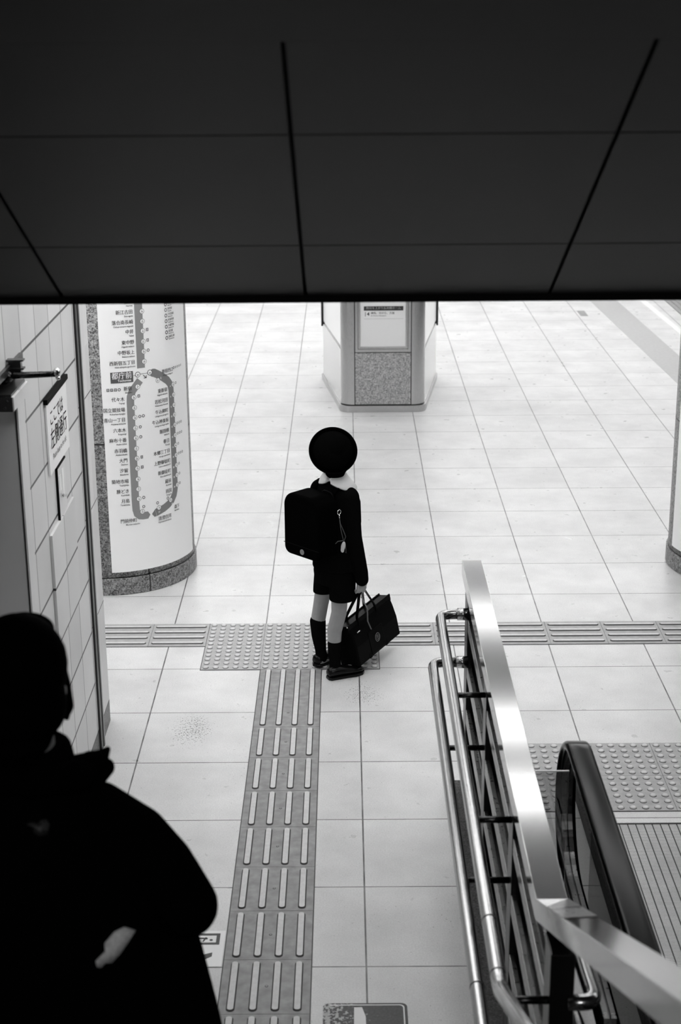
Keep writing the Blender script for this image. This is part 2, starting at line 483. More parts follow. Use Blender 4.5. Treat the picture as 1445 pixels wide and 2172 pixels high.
f.box(-3.2, 2.6, SY-0.004, SY+0.07, SZ-0.016, SZ+0.006)
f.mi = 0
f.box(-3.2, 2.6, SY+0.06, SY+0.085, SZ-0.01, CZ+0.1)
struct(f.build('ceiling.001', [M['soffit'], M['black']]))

# ------------------------------------------------------------------ lamps of the platform ceiling
def lamp(x, y, label, first=None):
    if first is None:
        t = thing('ceiling_light', label, 'ceiling light', (x, y, CZ), 0, 'fluorescent ceiling lights above the platform')
        a = MB(); a.box(-0.62, 0.62, -0.11, 0.11, -0.05, -0.001); a.build('housing', M['housing'], t)
        b = MB(); b.box(-0.60, 0.60, -0.10, 0.10, -0.062, -0.0505); b.build('diffuser', M['tube'], t)
        return t
    t = first.copy(); C.objects.link(t); t.location = (x, y, CZ); t['label'] = label
    for ch in first.children:
        c = ch.copy(); C.objects.link(c); c.parent = t
    return t
L0 = None
rows = [(4.6, 6), (5.5, 4), (6.2, 4), (6.95, 7), (7.75, 6), (9.35, 6), (10.9, 6), (12.2, 6), (13.4, 6), (14.4, 9), (15.3, 9), (16.2, 9), (17.1, 9), (18.0, 9), (18.9, 9), (20.0, 9), (21.4, 9)]
XL = {9: (-5.2, -3.9, -2.6, -1.3, 0.0, 1.3, 2.6, 3.9), 7: (-5.0, -3.5, -2.1, -0.7, 0.65), 4: (-5.0, -3.5, -2.1, -0.7), 6: (-5.2, -3.4, -1.6, 0.2, 2.0, 3.8), 5: (-4.3, -2.5, -0.7, 1.1, 2.9), 3: (-2.5, -0.4, 1.7)}
for y, nl in rows:
    for x in XL[nl]:
        o = lamp(x, y, 'fluorescent ceiling light above the bright platform floor', L0)
        if L0 is None: L0 = o

# ------------------------------------------------------------------ left wall
f = MB(); f.box(-1.85, -1.635, 5.0, 6.39, 0, CZ)
f.box(-1.85, -1.635, 2.9, 5.0, 2.003, CZ); struct(f.build('wall_left', M['wall']))
struct(MB().box(-1.85, -1.635, -4.0, 2.9, 0.0, 7.0).build('wall_shaft', M['shaft']))
f = MB(); f.box(-1.637, -1.626, 6.075, 6.125, 0, CZ); f.mi = 1; f.box(-1.637, -1.622, 6.125, 6.145, 0, CZ)
f.mi = 0; f.box(-1.637, -1.628, 6.145, 6.158, 0, CZ)
struct(f.build('trim_4', [M['dark_trim'], M['grey_trim']]))
f = MB(); f.box(-3.3, -1.85, 5.05, 5.15, 0, CZ); f.box(-3.3, -3.2, 2.8, 5.05, 0, CZ); f.box(-3.3, -1.85, 2.8, 2.9, 0, CZ); f.box(-3.2, -1.85, 2.9, 5.05, 2.3, 2.4)
struct(f.build('wall_stairs', M['paint']))
f = MB(); f.box(-1.64, -1.636, 5.0, 5.03, 0, CZ)
# door facing the stairs
d = struct(MB().box(-2.62, -1.645, 4.93, 4.985, 0.01, 1.9).build('door_1', M['paint'], bevel=0.003))
MB().box(-1.6445, -1.6375, 4.945, 4.999, 0, 2.0).build('door_gap_strip', M['black'], d)  # black strip standing in for the dark gap beside the door leaf
MB().box(-1.6374, -1.632, 4.925, 5.03, 0, 2.0).build('jamb_cover', M['paint'], d)
MB().box(-2.6, -1.66, 4.92, 4.93, 1.9, 1.93).build('top_rail', M['grey_trim'], d)
f = MB(); f.tube([(-2.5, 4.93, 1.0), (-2.5, 4.87, 1.0), (-2.36, 4.87, 1.0)], 0.01, 8); f.build('door_handle', M['chrome'], d, smooth=True)

# door closer box and arm above the door
t = thing('door_closer', 'steel door closer box with jointed arm above the grey door', 'door closer', (-1.6, 4.8, 1.9))
def W(p, o=t.location): return Vector(p)-Vector(o)
f = MB(); f.mi = 0; f.box(-0.26, 0.008, -0.1, 0.125, -0.012, 0.034)
f.build('box', M['paint'], t, bevel=0.002)
f = MB(); f.mi = 0; f.box(-0.26, 0.004, -0.108, -0.101, -0.012, 0.034)
for xx in (-0.02, -0.05, -0.08, -0.12):
    for zz in (0.0, 0.022): f.ell((xx+(0.008 if zz else 0), -0.109, zz), (0.005, 0.003, 0.005), nu=8, nv=6)
f.build('end_plate', M['dark_trim'], t)
f = MB(); f.box(-0.26, 0.0, -0.1, 0.12, 0.034, 0.042); f.build('lid', M['dark_trim'], t)
f = MB(); f.tube([(-0.08, 0, 0.08), (0.03, 0, 0.082), (0.128, 0.0, 0.086)], [0.013, 0.011, 0.010], 12)
f.ell((-0.04, 0, 0.078), (0.03, 0.03, 0.026)); f.ell((-0.085, 0, 0.07), (0.03, 0.03, 0.035)); f.build('arm', M['dark_steel'], t, smooth=True)
f = MB(); f.ell((0.13, 0, 0.09), (0.012, 0.012, 0.016)); f.ell((0.133, 0, 0.072), (0.008, 0.008, 0.007)); f.build('arm_knob', M['chrome'], t, smooth=True)
f = MB(); f.box(-0.035, 0.02, 0.02, 0.05, 0.095, 0.1); f.box(-0.035, 0.02, 0.02, 0.05, 0.122, 0.127); f.box(-0.03, 0.01, 0.025, 0.045, 0.07, 0.125); f.build('bracket', M['dark_trim'], t)
f = MB(); f.box(-0.034, -0.022, -0.4, 0.22, 0.085, 0.11); f.build('opening_gap_strip', M['dark_trim'], t)  # dark strip put in for the dark gap atop the door opening

# sign on the wall
t = thing('wall_sign', 'white notice sheet with black Japanese writing hung on tiled wall', 'sign', (-1.6349, 5.575, 1.475))
f = MB(); f.box(0.001, 0.008, -0.205, 0.205, 0, 0.275); f.build('sheet', M['sign_white'], t)
f = MB(); f.box(0.0, 0.016, -0.215, 0.213, 0.268, 0.288); f.build('hanging_rail', M['black'], t, bevel=0.002)
f = MB()
for body, sz, yy, zz in (('ここでは', 0.068, -0.02, 0.195), ('左側通行', 0.084, 0.005, 0.115), ('Please keep to the left', 0.031, 0.0, 0.052)):
    add_text(f, body, sz, (lambda u, v, yy=yy, zz=zz: (0.0088, yy+u, zz+v)), bold=0.0012 if sz > .05 else 0)
f.build('lettering', M['ink'], t)

# access panel and service panel in the wall
t = thing('access_panel', 'small grey wall hatch with key lock below the notice', 'hatch', (-1.635, 5.58, 1.265))
f = MB(); f.box(0, 0.006, -0.08, 0.085, 0, 0.195); f.build('door', M['paint'], t)
f = MB(); f.box(0, 0.009, -0.086, -0.080, -0.005, 0.2); f.box(0, 0.009, -0.086, 0.087, 0.196, 0.203); f.build('frame', M['black'], t)
f = MB(); f.box(0.006, 0.0075, -0.045, -0.015, 0.10, 0.16); f.box(0.006, 0.0075, 0.01, 0.04, 0.06, 0.17); f.build('label_plate', M['sign_white'], t)
f = MB(); f.tube([(0.006, -0.035, 0.082), (0.018, -0.035, 0.082)], 0.009, 12); f.box(0.018, 0.032, -0.045, -0.025, 0.080, 0.084); f.build('key_lock', M['chrome'], t)
f = MB(); f.box(-1.635, -1.625, 5.315, 5.80, 0.835, 1.262)
tag(f.build('service_panel', M['wall'], bevel=0.001), 'square tiled service panel standing proud of the wall below the hatch', 'service panel')

# ------------------------------------------------------------------ tactile paving
def stadium(mb, cx, cy, lx, ly, z0, z1, r, inset, n=5):
    """a bar with round ends: grimy flank, paler top"""
    o = rrect(cx-lx/2, cx+lx/2, cy-ly/2, cy+ly/2, r, n); c = rrect(cx-lx/2+inset, cx+lx/2-inset, cy-ly/2+inset, cy+ly/2-inset, max(r-inset, 0.002), n)
    A = [mb.bm.verts.new((p[0], p[1], z0)) for p in o]; B = [mb.bm.verts.new((p[0], p[1], z1)) for p in c]
    k = len(A)
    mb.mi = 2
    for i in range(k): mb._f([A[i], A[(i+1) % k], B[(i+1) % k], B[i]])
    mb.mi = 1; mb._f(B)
def seamed(mb, x0, x1, y0, y1, pitch_x, pitch_y, ox, oy, g_=0.0018):
    xs = [x0]+[v for v in [ox+pitch_x*k for k in range(-60, 60)] if x0+0.01 < v < x1-0.01]+[x1]
    ys = [y0]+[v for v in [oy+pitch_y*k for k in range(-60, 60)] if y0+0.01 < v < y1-0.01]+[y1]
    mb.mi = 2; mb.box(x0-0.003, x1+0.003, y0-0.003, y1+0.003, 0.0004, 0.0016)
    mb.mi = 0
    for i in range(len(xs)-1):
        for j in range(len(ys)-1): mb.box(xs[i]+g_/2, xs[i+1]-g_/2, ys[j]+g_/2, ys[j+1]-g_/2, 0.0012, 0.0030)
# strip running from the stairs to the boy
f = MB(); X0 = -0.9735
seamed(f, X0, X0+0.3, 3.35, 6.945, 1, 0.3, 99, 6.602)
for k in range(-1, 11):
    yc = 6.602-0.3*k-0.15
    for i, dx in enumerate((0.0405, 0.1135, 0.186, 0.2585)):
        y1 = min(yc+0.137, 6.94); y0 = yc-0.137
        if k == 0: y1 = 6.94
        if k == -1: continue
        stadium(f, X0+dx, (y0+y1)/2, 0.029, y1-y0, 0.003, 0.0082, 0.0135, 0.0042)
    if k >= 0:
        f.mi = 2; f.tube([(X0+0.153, yc, 0.0028), (X0+0.153, yc, 0.0034)], 0.0058, 14)
        f.mi = 0; f.tube([(X0+0.153, yc, 0.0028), (X0+0.153, yc, 0.0038)], 0.0036, 14)
tag(f.build('guide_paving', [M['tactile'], M['bar'], M['grime']]), 'tactile guide strip with long raised bars running from stairs to boy', 'tactile paving')
def cross_strip(name, x0, x1, ox, label):
    f = MB(); seamed(f, x0, x1, 7.245, 7.548, 0.2955, 1, ox, 99)
    k0 = math.floor((x0-ox)/0.2955)
    for k in range(k0, k0+40):
        a = max(ox+0.2955*k+0.013, x0+0.006); b = min(ox+0.2955*(k+1)-0.013, x1-0.006)
        if b-a < 0.05 or a > x1: continue
        for dy in (0.0405, 0.1135, 0.186, 0.2585): stadium(f, (a+b)/2, 7.245+dy, b-a, 0.029, 0.003, 0.0082, 0.0135, 0.0042)
    return tag(f.build(name, [M['tactile_b'], M['bar'], M['grime']]), label, 'tactile paving')
cross_strip('guide_paving', -3.4, -1.272, -1.2725, 'tactile guide strip of crosswise bars at left, between wall corner and studs')
cross_strip('guide_paving', -0.386, 2.75, -0.386, 'tactile guide strip of crosswise bars running right, behind the barrier end')
def studs(name, x0, nx, y0, ny, px_, py_, label):
    f = MB(); seamed(f, x0, x0+nx*px_, y0, y0+ny*py_, px_, py_, x0, y0)
    for i in range(nx*6):
        for j in range(ny*6):
            cx = x0+px_/6*(i+0.5); cy = y0+py_/6*(j+0.5)
            pass
            rr = [[(cx+r*math.cos(2*PI*a/14), cy+r*math.sin(2*PI*a/14), z) for a in range(14)] for r, z in ((0.0150, 0.003), (0.0136, 0.0052))]
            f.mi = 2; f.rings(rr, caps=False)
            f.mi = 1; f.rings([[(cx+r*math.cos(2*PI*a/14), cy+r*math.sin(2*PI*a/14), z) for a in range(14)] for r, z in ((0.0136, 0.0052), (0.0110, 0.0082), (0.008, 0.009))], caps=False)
            f._f([f.bm.verts.new((cx+0.008*math.cos(2*PI*a/14), cy+0.008*math.sin(2*PI*a/14), 0.009)) for a in range(14)])
    return tag(f.build(name, [M['tactile_b'], M['bar'], M['grime']]), label, 'tactile paving')
studs('warning_paving', -1.2715, 3, 6.947, 2, 0.2952, 0.3, 'tactile warning studs in a grey rectangle under the boy')
studs('warning_paving', 0.188, 5, 5.515, 2, 0.3, 0.302, 'tactile warning studs in front of the escalator landing')

# ------------------------------------------------------------------ floor stickers
t = thing('floor_sign', 'white floor tile with running man pictogram and dark arrow', 'floor sign', (-1.085, 4.573, 0.0))
f = MB(); f.box(-0.105, 0.105, -0.107, 0.107, 0.0004, 0.0015); f.build('tile', M['white'], t)
f = MB()
def fr(mb, x0, x1, y0, y1, w_, z):
    mb.box(x0, x1, y1-w_, y1, z, z+0.0005); mb.box(x0, x1, y0, y0+w_, z, z+0.0005); mb.box(x0, x0+w_, y0+w_, y1-w_, z, z+0.0005); mb.box(x1-w_, x1, y0+w_, y1-w_, z, z+0.0005)
fr(f, -0.088, 0.088, 0.022, 0.090, 0.0125, 0.0016)
z_ = 0.0016
f.tube([(0.058, 0.050, z_), (0.058, 0.050, z_+0.0005)], 0.006, 12)
for a, b, ww in (((0.045, 0.058), (0.01, 0.062), 0.006), ((0.04, 0.066), (0.030, 0.040), 0.004), ((0.012, 0.062), (-0.018, 0.052), 0.005), ((0.012, 0.062), (-0.03, 0.070), 0.005), ((-0.018, 0.052), (-0.04, 0.046), 0.004)):
    a, b = Vector(a), Vector(b); dn = (b-a).normalized(); nn = Vector((-dn.y, dn.x))*ww/1.4
    f.prism([tuple(a+nn), tuple(a-nn), tuple(b-nn), tuple(b+nn)], 'z', z_, z_+0.0005)
f.box(-0.075, -0.068, 0.035, 0.078, z_, z_+0.0005)
f.build('pictogram', M['ink'], t)
f = MB(); f.prism([(-0.012, 0.010), (0.028, 0.010), (0.028, -0.042), (0.068, -0.025), (0.068, -0.048), (0.012, -0.092), (-0.044, -0.048), (-0.044, -0.025), (-0.012, -0.042)], 'z', z_, z_+0.0006); f.build('arrow', M['ink'], t)
t = thing('floor_sticker', 'worn dark sticker with white edge line at the bottom of frame', 'floor sticker', (-0.494, 4.09, 0))
f = MB(); f.prism(rrect(-0.137, 0.137, -0.17, 0.17, 0.02), 'z', 0.0004, 0.0012); f.build('sheet', M['worn'], t)
f = MB()
o_ = rrect(-0.128, 0.128, -0.162, 0.162, 0.016); i_ = rrect(-0.1235, 0.1235, -0.1575, 0.1575, 0.0135)
k = len(o_)
for j in range(k):
    if 7 < j < 14: continue
    a = [(*o_[j], 0.0014), (*o_[(j+1) % k], 0.0014), (*i_[(j+1) % k], 0.0014), (*i_[j], 0.0014)]
    f._f([f.bm.verts.new(p) for p in a])
f.build('border_line', M['line_white'], t)
f = MB(); f.prism([(-0.038, -0.15), (-0.036, 0.147), (-0.01, 0.147), (0.001, 0.10), (0.003, 0.02), (-0.003, -0.15)], 'z', 0.0013, 0.0018); f.build('white_bar', M['line_white'], t)

# ------------------------------------------------------------------ round columns with route map
RC, RS = 0.466, 0.456
def column(x, y, label):
    t = thing('column', label, 'column', (x, y, 0))
    f = MB(); f.rings([[(RC*math.cos(2*PI*i/96), RC*math.sin(2*PI*i/96), z) for i in range(96)] for z in (0, 0.098)]); f.build('base', M['granite_base'], t, smooth=False, bevel=0.004)
    f = MB(); f.rings([[(RS*math.cos(2*PI*i/128), RS*math.sin(2*PI*i/128), z) for i in range(128)] for z in (0.104, CZ)]); o = f.build('shaft', M['granite'], t, smooth=True)
    f = MB(); f.rings([[((RS-0.004)*math.cos(2*PI*i/64), (RS-0.004)*math.sin(2*PI*i/64), z) for i in range(64)] for z in (0.09, 0.11)]); f.build('joint', M['black'], t)
    return t
CL = (-1.892, 8.442); CR = (1.80, 8.45)
column(*CL, 'round granite column at left wrapped by the route map poster')
column(*CR, 'round granite column cut by the right frame edge')
RP = 0.4605
def wrap(c, s_, z, dr=0.0):
    a = s_/0.46; r = RP+dr
    return (r*math.sin(a), -r*math.cos(a), z)
def cyl_patch(mb, s0, s1, z0, z1, dr, n=40, th=0.0):
    A = [[wrap(0, s0+(s1-s0)*i/n, z, dr) for i in range(n+1)] for z in (z0, z1)]
    V = [[mb.bm.verts.new(p) for p in q] for q in A]
    for i in range(n): mb._f([V[0][i], V[0][i+1], V[1][i+1], V[1][i]])
    if th:
        B = [[mb.bm.verts.new(wrap(0, s0+(s1-s0)*i/n, z, dr-th)) for i in range(n+1)] for z in (z0, z1)]
        for i in range(n):
            mb._f([B[0][i], B[1][i], B[1][i+1], B[0][i+1]]); mb._f([V[0][i], B[0][i], B[0][i+1], V[0][i+1]]); mb._f([V[1][i], V[1][i+1], B[1][i+1], B[1][i]])
        for i in (0, n): mb._f([V[0][i], V[1][i], B[1][i], B[0][i]])
def band(mb, pts, dr, width):
    """curved band along (s,z) centre line pts with given width"""
    P = [Vector(p) for p in pts]; L = []
    for i in range(len(P)):
        a = P[max(i-1, 0)]; b = P[min(i+1, len(P)-1)]; t_ = (b-a).normalized(); n_ = Vector((-t_.y, t_.x))*width/2
        L.append((P[i]+n_, P[i]-n_))
    V = [(mb.bm.verts.new(wrap(0, a.x, a.y, dr)), mb.bm.verts.new(wrap(0, b.x, b.y, dr))) for a, b in L]
    for i in range(len(V)-1): mb._f([V[i][0], V[i][1], V[i+1][1], V[i+1][0]])
def disc(mb, s_, z_c, r, dr, n=18, rin=0.0):
    o = [mb.bm.verts.new(wrap(0, s_+r*math.cos(2*PI*i/n), z_c+r*math.sin(2*PI*i/n), dr)) for i in range(n)]
    if rin:
        q = [mb.bm.verts.new(wrap(0, s_+rin*math.cos(2*PI*i/n), z_c+rin*math.sin(2*PI*i/n), dr)) for i in range(n)]
        for i in range(n): mb._f([o[i], o[(i+1) % n], q[(i+1) % n], q[i]])
    else: mb._f(o)
t = thing('route_map_poster', 'tall white subway route map poster curved around left column', 'poster', (CL[0], CL[1], 0))
f = MB(); cyl_patch(f, 0.042, 0.652, 0.134, 2.62, 0.0, 48, 0.0035); f.build('sheet', M['white'], t)
# route bands
f = MB(); band(f, [(0.263, 2.55-0.05*i) for i in range(25)]+[(0.2625, 1.279)], 0.0012, 0.046); f.build('route_band', M['band_a'], t)
f = MB()
pl = [(0.2525, 1.213), (0.228, 1.185), (0.207, 1.16), (0.1945, 1.13)]+[(0.1925, 1.1-0.04*i) for i in range(15)]+[(0.194, 0.49), (0.2, 0.465), (0.215, 0.452), (0.235, 0.449), (0.262, 0.449)]
band(f, pl, 0.0012, 0.042)
V = [f.bm.verts.new(wrap(0, a, b, 0.0012)) for a, b in ((0.262, 0.470), (0.276, 0.449), (0.262, 0.428))]; f._f(V)
f.build('route_band', M['band_a'], t)
f = MB()
pl = [(0.335, 1.245), (0.36, 1.232), (0.40, 1.208), (0.435, 1.183), (0.454, 1.16), (0.4615, 1.13)]+[(0.4625, 1.1-0.045*i) for i in range(12)]+[(0.4615, 0.555), (0.452, 0.525), (0.43, 0.498), (0.40, 0.48), (0.37, 0.468), (0.34, 0.46), (0.312, 0.453)]
band(f, pl, 0.0012, 0.044)
V = [f.bm.verts.new(wrap(0, a, b, 0.0012)) for a, b in ((0.306, 0.473), (0.286, 0.450), (0.301, 0.431), (0.316, 0.432))]; f._f(V)
disc(f, 0.335, 1.243, 0.022, 0.0011, 20)
f.build('route_band', M['band_b'], t)
# stations
upper = [('練馬', 'Nerima', 1.640, '35', 0.0), ('新江古田', 'Shin-egota', 1.585, '34', 0), ('落合南長崎', 'Ochiai-minami-nagasaki', 1.531, '33', 0), ('中井', 'Nakai', 1.479, '32', 1), ('東中野', 'Higashi-nakano', 1.422, '31', 1), ('中野坂上', 'Nakano-sakaue', 1.368, '30', 2), ('西新宿五丁目', 'Nishi-shinjuku-gochome', 1.313, '29', 0),
         ('豊島園', 'Toshimaen', 1.695, '36', 0), ('練馬春日町', 'Nerima-kasugacho', 1.75, '37', 0), ('光が丘', 'Hikarigaoka', 1.805, '38', 0)]
left = [('新宿', 'Shinjuku', 1.180, '27', 0), ('代々木', 'Yoyogi', 1.124, '26', 1), ('国立競技場', 'Kokuritsu-kyogijo', 1.066, '25', 0), ('青山一丁目', 'Aoyama-itchome', 1.011, '24', 4), ('六本木', 'Roppongi', 0.953, '23', 2), ('麻布十番', 'Azabu-juban', 0.897, '22', 3), ('赤羽橋', 'Akabanebashi', 0.838, '21', 0), ('大門', 'Daimon', 0.782, '20', 1), ('汐留', 'Shiodome', 0.725, '19', 1), ('築地市場', 'Tsukijishijo', 0.664, '18', 0), ('勝どき', 'Kachidoki', 0.607, '17', 0), ('月島', 'Tsukishima', 0.551, '16', 2)]
right = [('東新宿', 'Higashi-shinjuku', 1.152, '02', '4', 1), ('若松河田', 'Wakamatsu-kawada', 1.094, '03', '6', 0), ('牛込柳町', 'Ushigome-yanagicho', 1.036, '04', '8', 0), ('牛込神楽坂', 'Ushigome-kagurazaka', 0.981, '05', '10', 0), ('飯田橋', 'Iidabashi', 0.923, '06', '12', 3), ('春日', 'Kasuga', 0.864, '07', '15', 3), ('本郷三丁目', 'Hongo-sanchome', 0.806, '08', '16', 1), ('上野御徒町', 'Ueno-okachimachi', 0.749, '09', '18', 3), ('新御徒町', 'Shin-okachimachi', 0.690, '10', '20', 1), ('蔵前', 'Kuramae', 0.633, '11', '22', 1), ('両国', 'Ryogoku', 0.576, '12', '24', 1)]
mk = MB()
def name2(jp, en, sj, s_, z, s2, z2, se, al='RIGHT', b_=0.0004, par=None):
    f = MB(); txt(f, jp, sj, s_, z, al, b_); f.build('station_name', M['ink'], t)
    f = MB(); txt(f, en, se, s2, z2, al); f.build('station_subtitle', M['ink'], t)
DR = 0.0020
def txt(mb, body, size, s_, z, align='RIGHT', bold=0.0002, xs=0.92):
    add_text(mb, body, size, lambda u, v: wrap(0, s_+u, z+v, DR), align, bold, xs)
def marker(s_, z, num):
    mk = MB(); lt = MB(); mk.mi = 0; disc(mk, s_, z, 0.0142, 0.0014); mk.mi = 1; disc(mk, s_, z, 0.0120, 0.0018)
    txt(lt, num, 0.0125, s_, z-0.003, 'CENTER', 0.0003); txt(lt, 'E', 0.008, s_, z+0.006, 'CENTER', 0.0002)
    o = mk.build('station_marker', [M['ink_light'], M['white'], M['ink']], t); lt.build('station_number', M['ink'], o)
def ring(s_, z, r=0.0085, dark=True):
    mk = MB(); disc(mk, s_, z, r, 0.0015, 16, r*0.62); mk.build('transfer_icon', M['ink'] if dark else M['ink_light'], t)
def squareicon(s_, z):
    mk = MB()
    for a, b, c_, d_ in ((-.007, .007, .005, .008), (-.007, .007, -.008, -.005), (-.007, -.004, -.008, .008), (.004, .007, -.008, .008), (-.004, .004, -.001, .001)):
        V = [mk.bm.verts.new(wrap(0, s_+p, z+q, 0.0015)) for p, q in ((a, c_), (b, c_), (b, d_), (a, d_))]; mk._f(V)
    mk.build('transfer_icon', M['ink'], t)
def icons(s_, z, kind):
    if kind == 1: squareicon(s_, z+0.004)
    elif kind in (2, 3): ring(s_, z+0.003)
    elif kind == 4: ring(s_, z+0.003); ring(s_+0.021, z+0.004)
for jp, en, z, num, ic in upper:
    name2(jp, en, 0.0255, 0.230, z+0.002, 0.230, z-0.019, 0.0125); marker(0.2825, z, num); icons(0.310, z, ic)
for i, (jp, en, z, num, ic) in enumerate(left):
    e = 0.205 if i == 0 else 0.161
    name2(jp, en, 0.0255, e, z-0.006, e, z-0.027, 0.0125); marker(0.237 if i == 0 else 0.2125, z, num); icons(0.241, z, ic)
for jp, en, z, num, tm, ic in right:
    name2(jp, en, 0.0255, 0.430, z-0.018, 0.430, z-0.039, 0.0125, 'RIGHT', 0.0005); marker(0.481, z, num)
    for q in range(ic): ring(0.506+0.020*q, z+0.004, 0.0072)
mk = MB(); mk.mi = 0
for jp, en, z, num, tm, ic in right: txt(mk, tm, 0.0135, 0.455, z-0.006, 'CENTER', 0.0004)
txt(mk, '2', 0.015, 0.385, 1.205, 'CENTER', 0.0004); txt(mk, '27', 0.0135, 0.333, 0.452, 'CENTER', 0.0003); txt(mk, '26', 0.0135, 0.43, 0.478, 'CENTER', 0.0003)
mk.build('travel_minutes', M['white'], t)
name2('新宿西口', 'Shinjuku-nishiguchi', 0.0245, 0.395, 1.237, 0.40, 1.217, 0.0115, 'LEFT')
for q in range(5): ring(0.492+0.019*q, 1.243, 0.0078 if q == 0 else 0.006)
marker(0.364, 1.197, '01'); marker(0.4185, 0.502, '13'); marker(0.333, 0.478, '14'); marker(0.229, 0.474, '15')
ring(0.238, 0.502); ring(0.325, 0.507); ring(0.398, 0.518)
name2('門前仲町', 'Monzen-nakacho', 0.0255, 0.197, 0.430, 0.212, 0.409, 0.0125)
name2('清澄白河', 'Kiyosumi-shirakawa', 0.0255, 0.325, 0.412, 0.325, 0.392, 0.0125, 'LEFT')
name2('森下', 'Morishita', 0.0245, 0.447, 0.452, 0.447, 0.432, 0.0115, 'LEFT')
for q in range(4):
    s_ = 0.075+0.020*q
    (squareicon if q < 3 else ring)(s_, 1.173)
for i, (jp, en) in enumerate((('日比谷線', 'Hibiya Line'), ('東西線', 'Tozai Line'), ('千代田線', 'Chiyoda Line'), ('有楽町線', 'Yurakucho Line'), ('半蔵門線', 'Hanzomon Line'), ('南北線', 'Namboku Line'), ('副都心線', 'Fukutoshin Line'))):
    z = 1.600-0.0305*i
    ring(0.444, z, 0.0105, i != 1); name2(jp, en, 0.0145, 0.459, z+0.004, 0.459, z-0.009, 0.0085, 'LEFT', 0.0002)
# link from the title plate to the loop
mk = MB(); mk.mi = 2
for a, b, wd in (((0.216, 1.243), (0.229, 1.243), 0.0022), ((0.253, 1.246), (0.300, 1.248), 0.0022)):
    band(mk, [a, b], 0.0019, wd)
disc(mk, 0.241, 1.246, 0.0155, 0.0013); disc(mk, 0.3135, 1.248, 0.0155, 0.0013)
mk.mi = 1; disc(mk, 0.241, 1.246, 0.0125, 0.0018); disc(mk, 0.3135, 1.248, 0.0125, 0.0018)
lt = MB(); txt(lt, '28', 0.0125, 0.241, 1.243, 'CENTER', 0.0003); txt(lt, '28', 0.0125, 0.3135, 1.245, 'CENTER', 0.0003); ln_o = mk.build('route_link', [M['ink_light'], M['white'], M['ink']], t); lt.build('station_number', M['ink'], ln_o)
mk = MB()
for a, b in (((0.273, 1.239), (0.290, 1.222)), ((0.290, 1.236), (0.2905, 1.2215)), ((0.276, 1.2225), (0.2905, 1.2225))): band(mk, [a, b], 0.0019, 0.0042)
mk.build('direction_arrow', M['ink'], t)
f = MB(); cyl_patch(f, 0.092, 0.2145, 1.209, 1.2685, 0.0013, 10); tp = f.build('title_plate', M['plate_dark'], t)
f = MB(); txt(f, '都庁前', 0.040, 0.153, 1.246, 'CENTER', 0.0006); txt(f, 'Tochomae', 0.0185, 0.166, 1.221, 'CENTER', 0.0003); f.build('title_lettering', M['white'], tp)
t = thing('wall_poster', 'plain white poster edge curving round the right column', 'poster', (CR[0], CR[1], 0))
f = MB(); cyl_patch(f, -0.66, -0.04, 0.134, 2.62, 0.0, 48, 0.0035); f.build('sheet', M['white'], t)

# ------------------------------------------------------------------ centre pillar
PX, PY = -0.2415, 12.1
t = thing('pillar', 'square steel-cornered pillar with sign case and granite panel', 'pillar', (PX, PY, 0))
HW = 0.343
f = MB(); f.prism([(x, y+0.0) for x, y in rrect(-HW+0.01, HW-0.01, 0.01, 1.3, 0.1, 8)], 'z', 0.0, CZ); f.build('core', M['dark_trim'], t)
for sx in (-1, 1):
    f = MB()
    out = [(sx*0.2305, 0.0), (sx*0.2415, 0.0)]+[(sx*(HW-0.105+0.105*math.sin(a)), 0.105-0.105*math.cos(a)) for a in [R(9*i) for i in range(1, 11)]]+[(sx*HW, 0.14), (sx*(HW-0.015), 0.14), (sx*(HW-0.09), 0.06), (sx*0.2305, 0.03)]
    f.prism(out, 'z', 0.062, CZ); f.build('corner_cladding', M['pillar_steel'], t, smooth=False, bevel=0.001)
f = MB(); f.box(-0.224, 0.224, 0.0, 0.03, 0.064, 0.490); f.build('granite_panel', M['granite_panel'], t, bevel=0.001)
f = MB()
o_ = rrect(-HW-0.012, HW+0.012, -0.012, 0.4, 0.10, 8)
f.prism(o_, 'z', 0, 0.054); f.build('kick_plate', M['pillar_steel'], t)
# side cases flaring back
for sx in (-1, 1):
    n1 = 'side_case'
    f = MB(); f.hexa([(sx*HW, 0.11, 0.05), (sx*(HW+0.155), 1.20, 0.05), (sx*(HW+0.10), 1.21, 0.05), (sx*(HW-0.06), 0.12, 0.05)], [(sx*HW, 0.11, 0.50), (sx*(HW+0.155), 1.20, 0.50), (sx*(HW+0.10), 1.21, 0.50), (sx*(HW-0.06), 0.12, 0.50)])
    sc_ = f.build(n1, M['panel_white'], t)
    f = MB(); f.hexa([(sx*HW, 0.11, 0.53), (sx*(HW+0.155), 1.20, 0.53), (sx*(HW+0.10), 1.21, 0.53), (sx*(HW-0.06), 0.12, 0.53)], [(sx*HW, 0.11, CZ), (sx*(HW+0.155), 1.20, CZ), (sx*(HW+0.10), 1.21, CZ), (sx*(HW-0.06), 0.12, CZ)]); f.build('lit_panel', M['lightbox'], sc_)
    f = MB(); f.hexa([(sx*(HW+0.014), 0.10, 0.0), (sx*(HW+0.17), 1.21, 0.0), (sx*(HW+0.09), 1.21, 0.0), (sx*(HW-0.05), 0.11, 0.0)], [(sx*(HW+0.014), 0.10, 0.05), (sx*(HW+0.17), 1.21, 0.05), (sx*(HW+0.09), 1.21, 0.05), (sx*(HW-0.05), 0.11, 0.05)]); f.build('kick_rail', M['pillar_steel'], sc_)
    for dx, zz in ((0.147, 0.50), (0.162, 0.485)):
        f = MB(); f.tube([(sx*(HW+dx), 1.17, zz), (sx*(HW+dx), 1.17, 2.3)], 0.008, 8); f.build('corner_rod', M['mid_steel'] if dx < 0.15 else M['dark_trim'], sc_, smooth=True)
